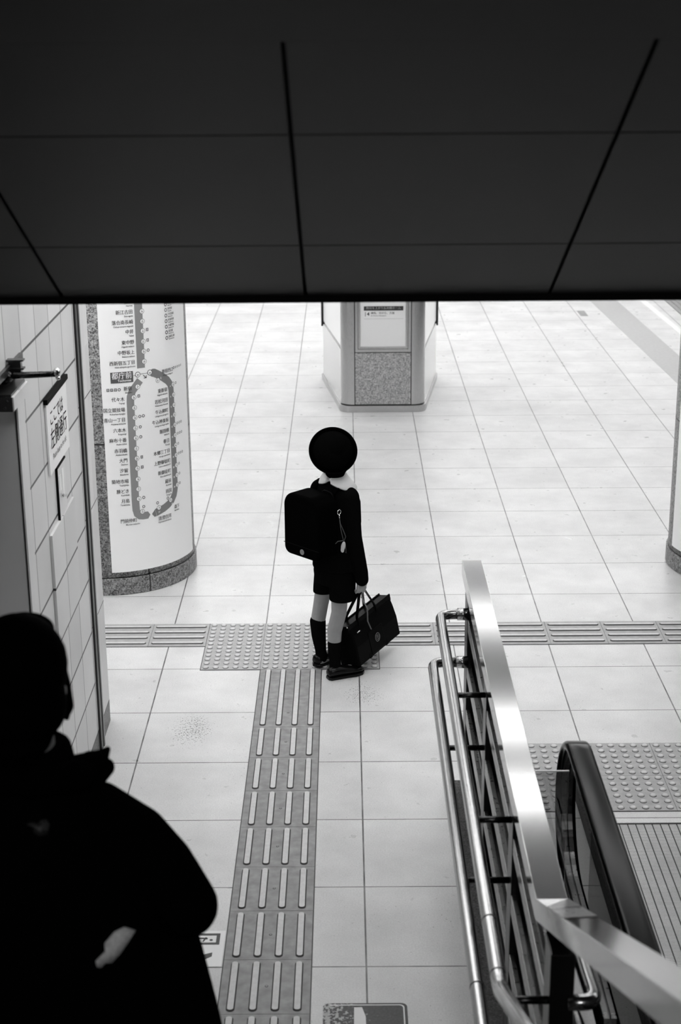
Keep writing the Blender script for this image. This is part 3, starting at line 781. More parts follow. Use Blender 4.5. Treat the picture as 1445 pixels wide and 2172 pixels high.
# sign case
f = MB()
def frm(mb, x0, x1, z0, z1, wd, y0, y1):
    mb.box(x0, x1, y0, y1, z0, z0+wd); mb.box(x0, x0+wd, y0, y1, z0+wd, z1); mb.box(x1-wd, x1, y0, y1, z0+wd, z1)
frm(f, -0.224, 0.224, 0.498, 2.4, 0.022, -0.012, 0.03); frm(f, -0.20, 0.20, 0.522, 2.38, 0.018, -0.004, 0.03)
sc_ = f.build('sign_case', M['pillar_steel'], t, bevel=0.001)
f = MB(); f.box(-0.182, 0.182, 0.008, 0.03, 0.54, 2.36); f.build('sign_face', M['white'], sc_)
f = MB(); f.box(-0.153, 0.162, 0.005, 0.008, 0.832, 0.866); f.build('sign_header', M['ink'], sc_)
f = MB(); add_text(f, '階段を上がり反対側ホーム', 0.023, lambda u, v: (0.004+u, 0.0045, 0.851+v), 'CENTER', 0.0002); f.build('header_lettering', M['white'], sc_)
f = MB()
add_text(f, '4', 0.036, lambda u, v: (-0.118+u, 0.0075, 0.803+v), 'CENTER', 0.0015)
add_text(f, '練馬、光が丘、方面', 0.021, lambda u, v: (-0.097+u, 0.0075, 0.810+v), 'LEFT', 0.0004)
add_text(f, 'for Nerima, Hikarigaoka', 0.0125, lambda u, v: (-0.097+u, 0.0075, 0.790+v), 'LEFT', 0.0001)
f.box(-0.143, -0.139, 0.0072, 0.0078, 0.785, 0.820); f.box(-0.153, 0.162, 0.0074, 0.0078, 0.7645, 0.7655)
f.build('platform_lettering', M['ink'], sc_)

# ------------------------------------------------------------------ barrier between floor and escalator
t = thing('balustrade', 'steel-capped dark barrier with double pipe handrails beside the escalator', 'balustrade', (-0.045, 4.4, 0))
def B(x, y, z): return (x+0.045, y-4.4, z)
f = MB(); f.box(-0.092, 0.075, -1.25, 1.28, 0, 0.06); f.build('kerb', M['kerb'], t, bevel=0.004)
# cap: flat run, mitred into the slope that follows the stairs
xa, xb = -0.084+0.045, -0.006+0.045
y0_, y1_ = 5.75-4.4, 3.287-4.4
sl = math.tan(R(27.44))
def capsec(y, z, dz=0.06): return [(xa, y, z-dz), (xb, y, z-dz), (xb, y, z), (xa, y, z)]
f = MB(); f.rings([capsec(y0_, 1.0), capsec(y1_, 1.0), capsec(y1_-2.6, 1.0+2.6*sl, 0.068)])
cap_o = f.build('cap', M['steel'], t, bevel=0.0015)
def sl_(x, s_, h): return (x, y1_-s_, 1.0+s_*sl+h)
f = MB(); f.hexa([sl_(xb+0.0005, 0.004, 0.0005), sl_(xb+0.0005, 0.40, 0.0005), sl_(xa-0.0005, 0.44, 0.0005), sl_(xa-0.0005, 0.19, 0.0005)], [sl_(xb+0.0005, 0.004, 0.002), sl_(xb+0.0005, 0.40, 0.002), sl_(xa-0.0005, 0.44, 0.002), sl_(xa-0.0005, 0.19, 0.002)])
f.build('joint_sleeve', M['sleeve'], cap_o)  # dark tone and slanted edge put the bend's duller reflection into colour
f = MB(); f.hexa([sl_(xb, 0.20, 0.002), sl_(xb, 0.206, 0.002), sl_(xa, 0.256, 0.002), sl_(xa, 0.25, 0.002)], [sl_(xb, 0.20, 0.003), sl_(xb, 0.206, 0.003), sl_(xa, 0.256, 0.003), sl_(xa, 0.25, 0.003)]); f.build('sleeve_seam', M['steel'], cap_o)
for y, wd in ((5.63, 0.06), (4.80, 0.05), (3.945, 0.05), (3.13, 0.05)):
    f = MB(); f.box(-0.028, 0.030, y-4.4-wd, y-4.4+wd, 0.06, 0.942 if y > 3.2 else 0.98); f.build('post', M['post'], t, bevel=0.003)
f = MB()
for a, b in ((4.835, 5.57), (3.98, 4.765), (3.185, 3.91)): f.box(-0.004, 0.004, a-4.4, b-4.4, 0.075, 0.885)
f.build('infill_panel', M['dark_panel'], t)
for z, wd, th in ((0.20, 0.028, 0.012), (0.40, 0.030, 0.014), (0.60, 0.030, 0.014), (0.79, 0.026, 0.012)):
    f = MB(); f.box(-0.020-th/2, -0.010, 3.16-4.4, 5.6-4.4, z-wd, z+wd); f.build('rail', M['mid_steel'], t, bevel=0.002)
def bend(path_pts, r_, n=6):
    """round the corners of a polyline"""
    P = [Vector(p) for p in path_pts]; out = [P[0]]
    for i in range(1, len(P)-1):
        a = (P[i-1]-P[i]); b = (P[i+1]-P[i]); q = min(r_, a.length*0.49, b.length*0.49)
        s0 = P[i]+a.normalized()*q; s1 = P[i]+b.normalized()*q
        for k_ in range(n+1):
            u = k_/n; out.append(s0*(1-u)**2+P[i]*2*u*(1-u)+s1*u*u)
    out.append(P[-1]); return out
for z, x, yend in ((0.85, -0.183, 5.546), (0.65, -0.210, 5.54)):
    pts = bend([B(-0.07, yend, z), B(x, yend, z), B(x, 3.13, z), B(x, 0.9, z+2.23*sl)], 0.055)
    f = MB(); f.tube(pts, 0.020, 16); h = f.build('handrail', M['pipe'], t, smooth=True)
    f = MB(); f.tube([B(x, 3.42, z), B(x, 3.425, z)], 0.0208, 16); f.build('joint_ring', M['mid_steel'], h, smooth=True)
    f = MB(); f.tube([B(x, 3.19, z), B(x, 3.195, z)], 0.0208, 16); f.build('joint_ring', M['mid_steel'], h, smooth=True)
    for yb in (4.80, 3.945, 3.09):
        f = MB(); f.tube([B(-0.07, yb, z), B(x, yb, z)], 0.010, 10); f.build('bracket', M['dark_steel'], h, smooth=True)
    f = MB(); f.tube([B(-0.07, yend, z), B(-0.115, yend, z)], 0.024, 14); f.build('end_collar', M['pipe'], h, smooth=True)
for z in (0.85, 0.65):
    f = MB(); f.tube(bend([B(-0.03, 3.08, z), B(0.035, 3.08, z), B(0.026, 3.30, z), B(-0.012, 3.5, z)], 0.045), 0.020, 14); f.build('rear_rail', M['pipe'], t, smooth=True)

# ------------------------------------------------------------------ acrylic guard and escalator
t = thing('guard_plate', 'clear acrylic guard plate between barrier and escalator newel', 'guard plate', (0.08, 4.43, 0.06))
f = MB(); f.box(-0.026, 0.088, -0.003, 0.003, 0.0, 0.69); f.build('sheet', M['acrylic'], t)
f = MB(); f.box(-0.026, 0.088, -0.003, 0.003, 0.6905, 0.6935); f.build('lit_edge', M['edge_glint'], t)  # light caught along the top edge, painted as a white strip

EX = 0.2135
t = thing('escalator', 'escalator end with black handrail, glass newel and grooved landing', 'escalator', (EX, 4.4, 0))
zc, rr_ = 0.527, 0.25
def loop(r, ynear, ytail, n=26):
    pts = [(0, ynear-4.4, zc+r)]
    for k_ in range(5): pts.append((0, ynear-4.4+(4.49-ynear)*(k_+1)/6, zc+r))
    for k_ in range(n+1):
        a = PI*k_/n; pts.append((0, 4.49-4.4+r*math.sin(a), zc+r*math.cos(a)))
    pts.append((0, ytail-4.4, zc-r)); return pts
prof = [(u, v) for u, v in rrect(-0.040, 0.040, -0.016, 0.018, 0.014, 4)]
f = MB(); f.tube(loop(rr_+0.005, 1.2, 3.75), 0, prof=prof); f.build('handrail', M['rubber'], t, smooth=True)
gpts = [(-0.024, -0.010), (0.024, -0.010), (0.024, 0.010), (-0.024, 0.010)]
f = MB(); f.tube(loop(rr_-0.024, 1.2, 3.75), 0, prof=gpts); f.build('handrail_guide', M['mid_steel'], t, bevel=0.001)
f = MB(); f.tube(loop(rr_-0.038, 1.2, 3.75), 0, prof=[(-0.007, -0.006), (0.007, -0.006), (0.007, 0.006), (-0.007, 0.006)]); f.build('glass_seal', M['rubber'], t)
gl = [(y, z) for _, y, z in loop(rr_-0.042, 1.2, 3.75)]+[(3.75-4.4, 0.12), (1.2-4.4, 0.12)]
f = MB(); f.prism(gl, 'x', -0.005, 0.005); f.build('glass_panel', M['glass'], t)
f = MB(); f.box(-0.05, 0.05, 1.2-4.4, 3.80-4.4, 0.0, 0.13); f.build('skirt', M['mid_steel'], t, bevel=0.004)
f = MB(); f.box(0.338-EX+0.014, 1.75, 1.2-4.4, 5.41-4.4, 0.0005, 0.004); lp = f.build('landing_plate', M['plate'], t, loc=(0, 0, 0))
f = MB(); f.box(0.338-EX+0.004, 1.76, 5.405-4.4, 5.413-4.4, 0.0005, 0.006); f.box(0.338-EX+0.004, 0.338-EX+0.014, 1.2-4.4, 5.405-4.4, 0.0005, 0.006); f.build('plate_frame', M['dark_trim'], t)

# ------------------------------------------------------------------ stairs (below and behind the frame)
f = MB()
for k_ in range(22): f.box(-3.2, -0.14, -4.0, 3.30-0.31*k_, 0.161*k_, 0.161*(k_+1))
struct(f.build('floor.001', M['stair']))

# ------------------------------------------------------------------ the boy
BA = -R(45)
boy = thing('person', 'schoolboy from behind in round black hat, white collar, black jacket and shorts', 'person', (-0.60, 6.92, 0), BA)
HC = (0.0, 0.0, 1.115)
f = MB()
HT = Matrix.Rotation(R(52), 4, 'Z')
def hp(x, y, z): return HT @ Vector((x, y, z))
f.ell((0, 0.0, 1.125), (0.074, 0.088, 0.088), (0, 0, R(52))); f.ell(hp(0, 0.028, 1.075), (0.056, 0.058, 0.062), (0, 0, R(52)))     # skull, jaw
f.ell(hp(0, 0.088, 1.088), (0.011, 0.016, 0.014), (0, 0, R(52))); f.ell(hp(0, 0.078, 1.052), (0.022, 0.010, 0.008), (0, 0, R(52))); f.ell(hp(0, 0.068, 1.028), (0.02, 0.016, 0.014), (0, 0, R(52)))
for sx in (-1, 1):
    f.ell(hp(sx*0.072, -0.004, 1.09), (0.009, 0.015, 0.024), (0, 0, R(52))); f.ell(hp(sx*0.03, 0.066, 1.10), (0.016, 0.014, 0.01), (0, 0, R(52)))
f.cap((0, -0.006, 1.06), (0, -0.004, 0.955), 0.043, 0.047)
f.loft([(0, 0, 0.50, 0.10, 0.075), (0, 0, 0.60, 0.098, 0.07), (0, 0, 0.75, 0.10, 0.07), (0, 0, 0.88, 0.11, 0.07), (0, 0, 0.93, 0.10, 0.06), (0, 0, 0.965, 0.05, 0.045)])
# arms: right holds the bag, left hangs in front of the hip
RW, LW = Vector((0.143, 0.032, 0.515)), Vector((-0.155, 0.06, 0.52))
f.chain([(0.105, 0, 0.915), (0.122, 0.0, 0.72), RW], [0.036, 0.029, 0.020])
f.chain([(-0.105, 0, 0.915), (-0.135, 0.0, 0.72), LW], [0.036, 0.029, 0.020])
def hand(f, w_, fwd, side, grip=1.0):
    """palm, four curled fingers and a side thumb; fwd = direction the fingers are stacked along, side = inward"""
    fwd = Vector(fwd).normalized(); side = Vector(side).normalized(); dn = Vector((0, 0, -1))
    pc = w_+dn*0.030
    for k_ in range(4): f.cap(w_+dn*0.006+fwd*(0.010-0.0065*k_), pc+dn*0.016+fwd*(0.020-0.0125*k_), 0.0105, 0.0095)
    for k_, ln_ in enumerate((0.92, 1.0, 0.95, 0.78)):
        b_ = pc+dn*0.020+fwd*(0.0205-0.0135*k_)
        p1 = b_+(dn*0.019+side*0.006*grip)*ln_
        p2 = p1+(dn*(0.016*(1-grip)-0.001)+side*0.017*grip+dn*0.006)*ln_
        p3 = p2+(dn*(0.013*(1-grip))-dn*0.012*grip+side*0.004*grip)*ln_
        f.chain([b_, p1, p2, p3], [0.0068, 0.0064, 0.0060, 0.0052])
    tb = w_+dn*0.020+fwd*0.016
    f.chain([tb, tb+fwd*0.013+dn*0.014+side*0.006, tb+fwd*0.012+dn*0.030+side*0.016], [0.0082, 0.0074, 0.0062])
hand(f, RW, (0.3, 1, 0), (-1, 0.3, 0), 1.0)
hand(f, LW, (0, 1, 0), (1, 0, 0), 0.4)
# legs
LK = [(-0.055, 0.0, 0.55), (-0.083, -0.004, 0.40), (-0.096, -0.006, 0.335), (-0.107, -0.018, 0.24), (-0.094, -0.010, 0.075)]
RK = [(0.05, 0.0, 0.55), (0.054, -0.026, 0.41), (0.050, -0.026, 0.335), (0.034, -0.042, 0.24), (0.039, -0.046, 0.075)]
for K in (LK, RK): f.chain(K, [0.056, 0.040, 0.0375, 0.036, 0.024])
f.cap((-0.094, -0.014, 0.04), (-0.10, 0.10, 0.028), 0.024, 0.018); f.cap((0.042, -0.052, 0.04), (0.085, 0.055, 0.028), 0.024, 0.018)
body = f.build('body', M['skin'], boy, fuse=0.0036, sm=4)
for sx in (-1, 1): MB().ell(hp(sx*0.03, 0.079, 1.100), (0.010, 0.005, 0.007), (0, 0, R(52))).build('eye', M['eye'], boy, smooth=True)
# hair under the hat
A_ = (0, 0, R(52))
f = MB(); f.ell(hp(0, -0.012, 1.132), (0.082, 0.090, 0.092), A_); f.ell(hp(0, -0.045, 1.07), (0.062, 0.045, 0.055), A_); f.ell(hp(0, -0.040, 1.035), (0.048, 0.03, 0.034), A_); f.ell(hp(0, 0.045, 1.165), (0.06, 0.05, 0.035), A_)
for sx in (-1, 1): f.ell(hp(sx*0.066, 0.012, 1.085), (0.018, 0.035, 0.04), A_)
f.build('hair', M['hair'], boy, fuse=0.005, sm=6)
# hat: shallow crown with an upturned round brim, worn on the back of the head
f = MB()
HR = 0.1135
prf = [(0.0, 0.058), (0.03, 0.056), (0.06, 0.049), (0.082, 0.034), (0.094, 0.014), (0.098, 0.0), (0.106, -0.002), (HR, 0.006), (HR+0.001, 0.011), (HR-0.004, 0.010), (0.104, 0.0), (0.097, -0.006), (0.095, -0.014), (0.0, -0.014)]
rings_ = []
for r_, h_ in prf:
    r_ = max(r_, 0.0005); rings_.append([(r_*math.cos(2*PI*i/48), r_*math.sin(2*PI*i/48), h_) for i in range(48)])
f.rings(rings_); hat = f.build('hat', M['felt'], boy, smooth=True)
hat.location = hp(-0.010, -0.036, 1.137); hat.rotation_mode = 'QUATERNION'; hat.rotation_quaternion = (HT.to_quaternion() @ Euler((R(60), 0, 0)).to_quaternion())
f = MB(); f.rings([[((0.0985-h*0.05)*math.cos(2*PI*i/48), (0.0985-h*0.05)*math.sin(2*PI*i/48), h) for i in range(48)] for h in (0.0015, 0.016)], caps=False); f.build('hat_band', M['hair'], hat, smooth=True)
# white collar
f = MB(); NA = 72
top_, bot_ = [], []
rows_ = []
for i in range(NA):
    th = 2*PI*i/NA     # 0 = back
    back = max(0, math.cos(th)); side_ = abs(math.sin(th))
    ro = 0.080+0.034*side_; zo = 1.000-0.036*side_-0.012*(1-back)
    if abs((th+PI) % (2*PI)-PI) < 0.10: ro -= 0.016
    dx, dy = math.sin(th+0.35), -math.cos(th+0.35)
    if dx < 0: zo += 0.016*(-dx)
    ro -= 0.030*max(0.0, math.cos(th+0.35+0.785))**3
    rows_.append((dx, dy, ro, zo))
rg = []
for q in ((0.050, 1.024), (0.054, 1.028), (None, 0), (None, -0.006), (0.052, 1.010)):
    rr = []
    for dx, dy, ro, zo in rows_:
        if q[0] is None: rr.append((dx*(ro-0.002*(q[1] < 0)), dy*(ro-0.002*(q[1] < 0))*0.92, zo+q[1]))
        else: rr.append((dx*q[0], dy*q[0]*0.95, q[1]-0.004))
    rg.append(rr)
f.rings(rg, caps=False, closed=True); f.build('collar', M['collar'], boy, smooth=True)
# jacket
f = MB()
f.loft([(0, 0, 0.55, 0.122, 0.098), (0, 0, 0.60, 0.120, 0.094), (0, 0, 0.70, 0.118, 0.088), (0, 0, 0.82, 0.124, 0.088), (0, 0, 0.89, 0.126, 0.082), (0, -0.002, 0.935, 0.118, 0.074), (0, -0.004, 0.966, 0.092, 0.066), (0, -0.004, 0.992, 0.058, 0.055)])
f.chain([(0.095, 0, 0.920), (0.120, 0.0, 0.73), (0.143, 0.030, 0.545), (0.146, 0.034, 0.512)], [0.051, 0.044, 0.036, 0.033])
f.chain([(-0.095, 0, 0.920), (-0.135, 0.0, 0.73), (-0.154, 0.055, 0.55), (-0.155, 0.06, 0.53)], [0.051, 0.043, 0.034, 0.033]); f.cap((-0.062, -0.030, 0.965), (-0.09, -0.01, 0.945), 0.026, 0.03)
f.build('jacket', M['cloth'], boy, fuse=0.006, sm=5)
# shorts
f = MB()
f.loft([(0, 0, 0.475, 0.108, 0.092), (0, 0, 0.53, 0.116, 0.094), (0, 0, 0.60, 0.108, 0.086)])
f.loft([(-0.072, 0.0, 0.405, 0.056, 0.062), (-0.064, 0, 0.46, 0.056, 0.066), (-0.052, 0, 0.54, 0.056, 0.07)]); f.loft([(0.066, -0.018, 0.405, 0.062, 0.066), (0.06, -0.012, 0.46, 0.060, 0.068), (0.052, 0, 0.54, 0.056, 0.07)])
f.build('shorts', M['cloth'], boy, fuse=0.006, sm=2)
# socks
f = MB(); f.chain([(-0.107, -0.018, 0.243), (-0.102, -0.018, 0.17), (-0.095, -0.012, 0.09), (-0.094, -0.008, 0.05)], [0.0395, 0.036, 0.028, 0.029]); so = f.build('sock', M['sock'], boy, fuse=0.005, sm=2)
f = MB(); f.chain([(0.0355, -0.0435, 0.175), (0.036, -0.046, 0.13), (0.039, -0.046, 0.085), (0.040, -0.046, 0.05)], [0.0350, 0.032, 0.028, 0.029]); f.build('sock', M['sock'], boy, fuse=0.005, sm=2)
# shoes
def shoe(hx, hy, tx, ty):
    h_, t_ = Vector((hx, hy, 0)), Vector((tx, ty, 0)); d_ = (t_-h_).normalized(); s_ = Vector((d_.y, -d_.x, 0)); L = (t_-h_).length
    f = MB(); secs = []
    for u, wd, top in ((0.0, 0.020, 0.052), (0.06, 0.029, 0.062), (0.3, 0.032, 0.066), (0.5, 0.034, 0.056), (0.72, 0.038, 0.048), (0.9, 0.032, 0.042), (1.0, 0.014, 0.030)):
        c_ = h_+d_*L*u; ring_ = []
        for a in range(14):
            t = 2*PI*a/14; ring_.append(c_+s_*wd*math.cos(t)+Vector((0, 0, 0.012+(top-0.012)*(0.5+0.5*math.sin(t)))))
        secs.append(ring_)
    f.rings(secs); o = f.build('shoe', M['shoe'], boy, smooth=True)
    f = MB(); out = []
    for u, wd in ((-0.02, 0.014), (0.04, 0.028), (0.3, 0.031), (0.5, 0.033), (0.72, 0.040), (0.92, 0.032), (1.02, 0.012)): out.append(h_+d_*L*u+s_*wd)
    for u, wd in ((1.02, 0.012), (0.92, 0.032), (0.72, 0.040), (0.5, 0.033), (0.3, 0.031), (0.04, 0.028), (-0.02, 0.014)): out.append(h_+d_*L*u-s_*wd)
    f.prism([(p.x, p.y) for p in out], 'z', 0.0, 0.016); f.build('sole', M['shoe'], o, bevel=0.003)
    return o
sh_ = shoe(-0.100, -0.045, -0.112, 0.145); sh_.location.z = 0.0092
shoe(0.037, -0.092, 0.098, 0.088)

# school backpack (worn, but a thing of its own)
bp = thing('backpack', 'hard black school backpack worn on the back of the boy', 'backpack', (-0.60, 6.92, 0), BA)
def slabxz(x0, x1, z0, z1, r, y0, y1, bev, mt, name, par):
    f = MB(); f.prism(rrect(x0, x1, z0, z1, r, 8), 'y', y0, y1); return f.build(name, mt, par, bevel=bev, smooth=False, seg=4)
slabxz(-0.114, 0.114, 0.655, 0.945, 0.055, -0.208, -0.098, 0.012, M['pack_leather'], 'case', bp)
f = MB(); o1 = rrect(-0.120, 0.120, 0.652, 0.957, 0.065, 8); o2 = rrect(-0.120, 0.120, 0.652, 0.957, 0.038, 8)
f.prism(o1[:18]+o2[18:], 'y', -0.222, -0.092); fl = f.build('flap', M['pack_leather'], bp, bevel=0.014, seg=4)
f = MB(); f.box(-0.119, 0.119, -0.2232, -0.2215, 0.706, 0.709); f.build('flap_seam', M['leather'], bp)
f = MB(); f.tube([(0.006, -0.2205, 0.682), (0.006, -0.224, 0.682)], 0.0135, 20); em = f.build('lock_emblem', M['emblem'], bp)
f = MB()
for a in range(5): f.box(0.006-0.006, 0.006+0.006, -0.2245, -0.224, 0.677+0.003*a, 0.678+0.003*a)
f.build('engraving', M['ink_light'], em)
for sx in (-1, 1):
    f = MB(); f.tube([(sx*0.062, -0.095, 0.93), (sx*0.066, -0.055, 0.972), (sx*0.070, 0.0, 0.976), (sx*0.072, 0.055, 0.945), (sx*0.074, 0.082, 0.88), (sx*0.078, 0.082, 0.78), (sx*0.096, 0.045, 0.70), (sx*0.112, -0.06, 0.67)], 0, prof=[(-0.017, -0.003), (0.017, -0.003), (0.017, 0.003), (-0.017, 0.003)]); f.build('shoulder_strap', M['pack_leather'], bp, smooth=True)
f = MB(); f.tube(bend([(0.02, -0.105, 0.95), (0.04, -0.105, 0.967), (0.085, -0.105, 0.962), (0.10, -0.105, 0.94)], 0.01), 0.004, 8); f.build('top_loop', M['leather'], bp, smooth=True)

# charm hanging from the pack
ch = thing('key_charm', 'pale drop-shaped charm on a cord clipped to the backpack side', 'charm', (-0.585, 6.92, 0.0), BA)
f = MB(); n_ = 20
f.tube([(0.135+0.0*math.cos(2*PI*i/n_), -0.125+0.011*math.cos(2*PI*i/n_), 0.885+0.011*math.sin(2*PI*i/n_)) for i in range(n_)], 0.0018, 8, closed=True)
f.tube([(0.135, -0.125, 0.873), (0.139, -0.128, 0.862), (0.135, -0.122, 0.852)], 0.003, 8); f.build('ring', M['chrome'], ch, smooth=True)
f = MB()
f.tube([(0.137, -0.125, 0.855), (0.140, -0.123, 0.83), (0.152, -0.112, 0.79), (0.156, -0.104, 0.765), (0.148, -0.108, 0.742)], 0.0017, 6)
f.tube([(0.138, -0.125, 0.85), (0.140, -0.12, 0.80), (0.147, -0.11, 0.745)], 0.0017, 6)
f.tube([(0.147, -0.11, 0.745), (0.13, -0.13, 0.742), (0.122, -0.138, 0.73)], 0.002, 6)
f.tube([(0.156, -0.106, 0.725), (0.158, -0.104, 0.685), (0.145, -0.115, 0.697)], 0.0012, 6)
f.build('cord', M['cord'], ch, smooth=True)
f = MB(); f.ell((0.147, -0.112, 0.717), (0.0105, 0.0105, 0.026), (0, 0.25, 0)); f.ell((0.144, -0.114, 0.700), (0.0085, 0.009, 0.014)); f.build('pendant', M['charm'], ch, fuse=0.0016, sm=4)

# school bag in the right hand
BL = Vector((-0.48, 6.86, 0.050)); BRp = Vector((-0.273, 7.20, 0.084)); TL = Vector((-0.53, 6.84, 0.255))
ux = (BRp-BL).normalized(); Lb = (BRp-BL).length
vz = (TL-BL); vz = (vz-ux*vz.dot(ux)); Hb = vz.length; vz.normalize()
nb = ux.cross(vz)      # out of the front face
bag = thing('handbag', 'black leather school bag hanging from right hand of the boy', 'bag', tuple(BL))
mw = Matrix((ux, -nb, vz)).transposed().to_4x4(); mw.translation = BL
bag.matrix_world = mw      # local: x along length, -y front, z up
TK = 0.115
f = MB()
def bagsec(z, inset, depth): return [(inset, -0.0+depth, z), (Lb-inset, depth, z), (Lb-inset, TK-depth, z), (inset, TK-depth, z)]
f.rings([bagsec(0, 0, 0), bagsec(0.10, 0.001, 0.002), bagsec(Hb-0.05, 0.002, 0.012), bagsec(Hb, -0.004, 0.030)])
f.build('bag_body', M['leather'], bag, bevel=0.007, seg=3)
for sy, yy in ((0, 0.028), (1, TK-0.028)):
    f = MB(); f.box(-0.006, Lb+0.006, yy-0.004, yy+0.004, Hb-0.028, Hb+0.006); f.build('rim', M['leather'], bag, bevel=0.002)
for xx in (0.105, 0.265):
    f = MB(); f.hexa([(xx-0.011, -0.003, 0.002), (xx+0.011, -0.003, 0.002), (xx+0.011, 0.004, 0.002), (xx-0.011, 0.004, 0.002)], [(xx-0.011, 0.025, Hb-0.004), (xx+0.011, 0.025, Hb-0.004), (xx+0.011, 0.031, Hb-0.004), (xx-0.011, 0.031, Hb-0.004)]); f.build('strap_band', M['leather'], bag, bevel=0.001)
f = MB(); f.hexa([(0.118, -0.0035, 0.012), (0.252, -0.0035, 0.012), (0.252, 0.004, 0.012), (0.118, 0.004, 0.012)], [(0.118, 0.002, 0.125), (0.252, 0.002, 0.125), (0.252, 0.01, 0.125), (0.118, 0.01, 0.125)]); f.build('front_pocket', M['leather'], bag, bevel=0.003)
f = MB()
ec = Vector((0.186, -0.0045, 0.078)); n_ = 28
f.tube([ec+Vector((0.0205*math.cos(2*PI*i/n_), 0.004*0, 0.0215*math.sin(2*PI*i/n_))) for i in range(n_)], 0.0012, 6, closed=True)
f.tube([ec+Vector((0.0135*math.cos(2*PI*i/n_), 0, 0.0145*math.sin(2*PI*i/n_))) for i in range(n_)], 0.0007, 6, closed=True)
for pts in ([(-.006, 0, .009), (0, 0, .004), (.006, 0, .009)], [(-.007, 0, .002), (0, 0, -.003), (.007, 0, .002)], [(0, 0, .009), (0, 0, -.010)], [(-.005, 0, -.008), (.005, 0, -.008)]):
    f.tube([ec+Vector(p) for p in pts], 0.0009, 5)
f.build('crest', M['emblem'], bag, smooth=True)
f = MB(); f.box(0.028, 0.056, -0.001, 0.009, 0.168, 0.173); f.build('clasp', M['chrome'], bag, bevel=0.001)
f = MB()
for xx, yy in ((-0.004, 0.03), (Lb+0.004, 0.03), (-0.004, TK-0.03), (Lb+0.004, TK-0.03)): f.ell((xx, yy, Hb), (0.005, 0.005, 0.005), nu=10, nv=8)
f.build('corner_stud', M['chrome'], bag, smooth=True)
inv = mw.inverted()
wm = Matrix.Translation((-0.60, 6.92, 0)) @ Matrix.Rotation(BA, 4, 'Z')
grip = wm @ (RW+Vector((-0.010, 0.008, -0.066)))
for yy, dy in ((0.026, -0.004), (TK-0.026, 0.006)):
    gp = inv @ grip; a = Vector((0.085, yy, Hb-0.03)); b = Vector((0.255, yy, Hb-0.03))
    a2 = a+Vector((0, 0, 0.045)); b2 = b+Vector((0, 0, 0.04))
    gv = gp+Vector((0, dy, 0))
    pts = bend([a, a2, gv+Vector((-0.022, 0, -0.004)), gv+Vector((0.022, 0, 0.004)), b2, b], 0.02)
    f = MB(); f.tube(pts, 0, prof=[(-0.0022, -0.007), (0.0022, -0.007), (0.0022, 0.007), (-0.0022, 0.007)]); f.build('handle', M['leather'], bag)
gp = inv @ grip
f = MB(); f.tube([gp+Vector((-0.02, -0.01, -0.02)), gp+Vector((0.0, -0.018, -0.09)), Vector((0.125, -0.006, Hb-0.02)), Vector((0.150, 0.0, Hb-0.075))], 0, prof=[(-0.0012, -0.003), (0.0012, -0.003), (0.0012, 0.003), (-0.0012, 0.003)]); f.build('name_tag_strap', M['emblem'], bag)

# ------------------------------------------------------------------ the man coming down the stairs (foreground)
mx, my, mz = -1.17, 2.74, 0.322
man = thing('person', 'blurred adult from behind in black coat at lower left', 'person', (mx, my, mz))
def Q(x, y, z): return (x-mx, y-my, z-mz)
f = MB()
f.ell(Q(-1.185, 2.75, 1.865), (0.078, 0.095, 0.105)); f.ell(Q(-1.183, 2.785, 1.80), (0.062, 0.07, 0.078))
f.ell(Q(-1.18, 2.862, 1.815), (0.013, 0.018, 0.018)); f.ell(Q(-1.18, 2.846, 1.775), (0.026, 0.012, 0.008)); f.ell(Q(-1.18, 2.84, 1.742), (0.02, 0.02, 0.016))
for sx in (-1, 1): f.ell(Q(-1.185+sx*0.08, 2.75, 1.82), (0.010, 0.02, 0.032)); f.ell(Q(-1.183+sx*0.032, 2.832, 1.84), (0.018, 0.014, 0.01))
f.cap(Q(-1.18, 2.74, 1.79), Q(-1.175, 2.72, 1.62), 0.052, 0.058)
f.loft([(0, -0.02, 0.80, 0.17, 0.12), (0, -0.02, 0.95, 0.16, 0.11), (0, -0.02, 1.15, 0.19, 0.12), (0, -0.02, 1.24, 0.17, 0.10), (0, -0.02, 1.30, 0.08, 0.07)])
for sx in (-1, 1): f.chain([(sx*0.09, 0, 0.85), (sx*0.10, 0.02 if sx > 0 else 0.06, 0.46), (sx*0.10, -0.02, 0.07)], [0.085, 0.06, 0.042]); f.cap((sx*0.10, -0.03, 0.045), (sx*0.11, 0.16, 0.03), 0.04, 0.028)
RWm = Vector(Q(-0.955, 2.98, 1.17)); LWm = Vector(Q(-1.42, 2.95, 1.12))
f.chain([Q(-1.0, 2.72, 1.53), Q(-0.885, 2.68, 1.36), RWm], [0.05, 0.045, 0.03]); f.chain([Q(-1.36, 2.72, 1.53), Q(-1.45, 2.68, 1.32), LWm], [0.05, 0.045, 0.03])
def hand2(w_):
    d_ = Vector((0, 0.75, -0.66)); s_ = Vector((1, 0, 0)); sg = 1 if w_.x > 0 else -1
    for k_ in range(4):
        o_ = s_*(0.028-0.019*k_); f.cap(w_+o_*0.6, w_+d_*0.075+o_, 0.015, 0.012)
        l_ = (0.92, 1.0, 0.95, 0.8)[k_]; a_ = w_+d_*0.08+o_; b_ = a_+d_*0.035*l_; c_ = b_+Vector((0, 0.2, -0.98))*0.026*l_; e_ = c_+Vector((0, -0.5, -0.87))*0.02*l_
        f.chain([a_, b_, c_, e_], [0.0098, 0.0092, 0.0086, 0.0076])
    tb = w_+d_*0.02-s_*sg*0.026; f.chain([tb, tb+d_*0.03-s_*sg*0.018, tb+d_*0.055-s_*sg*0.02], [0.0125, 0.011, 0.0092])
hand2(RWm); hand2(LWm)
f.build('body', M['skin'], man, fuse=0.0065, sm=4)
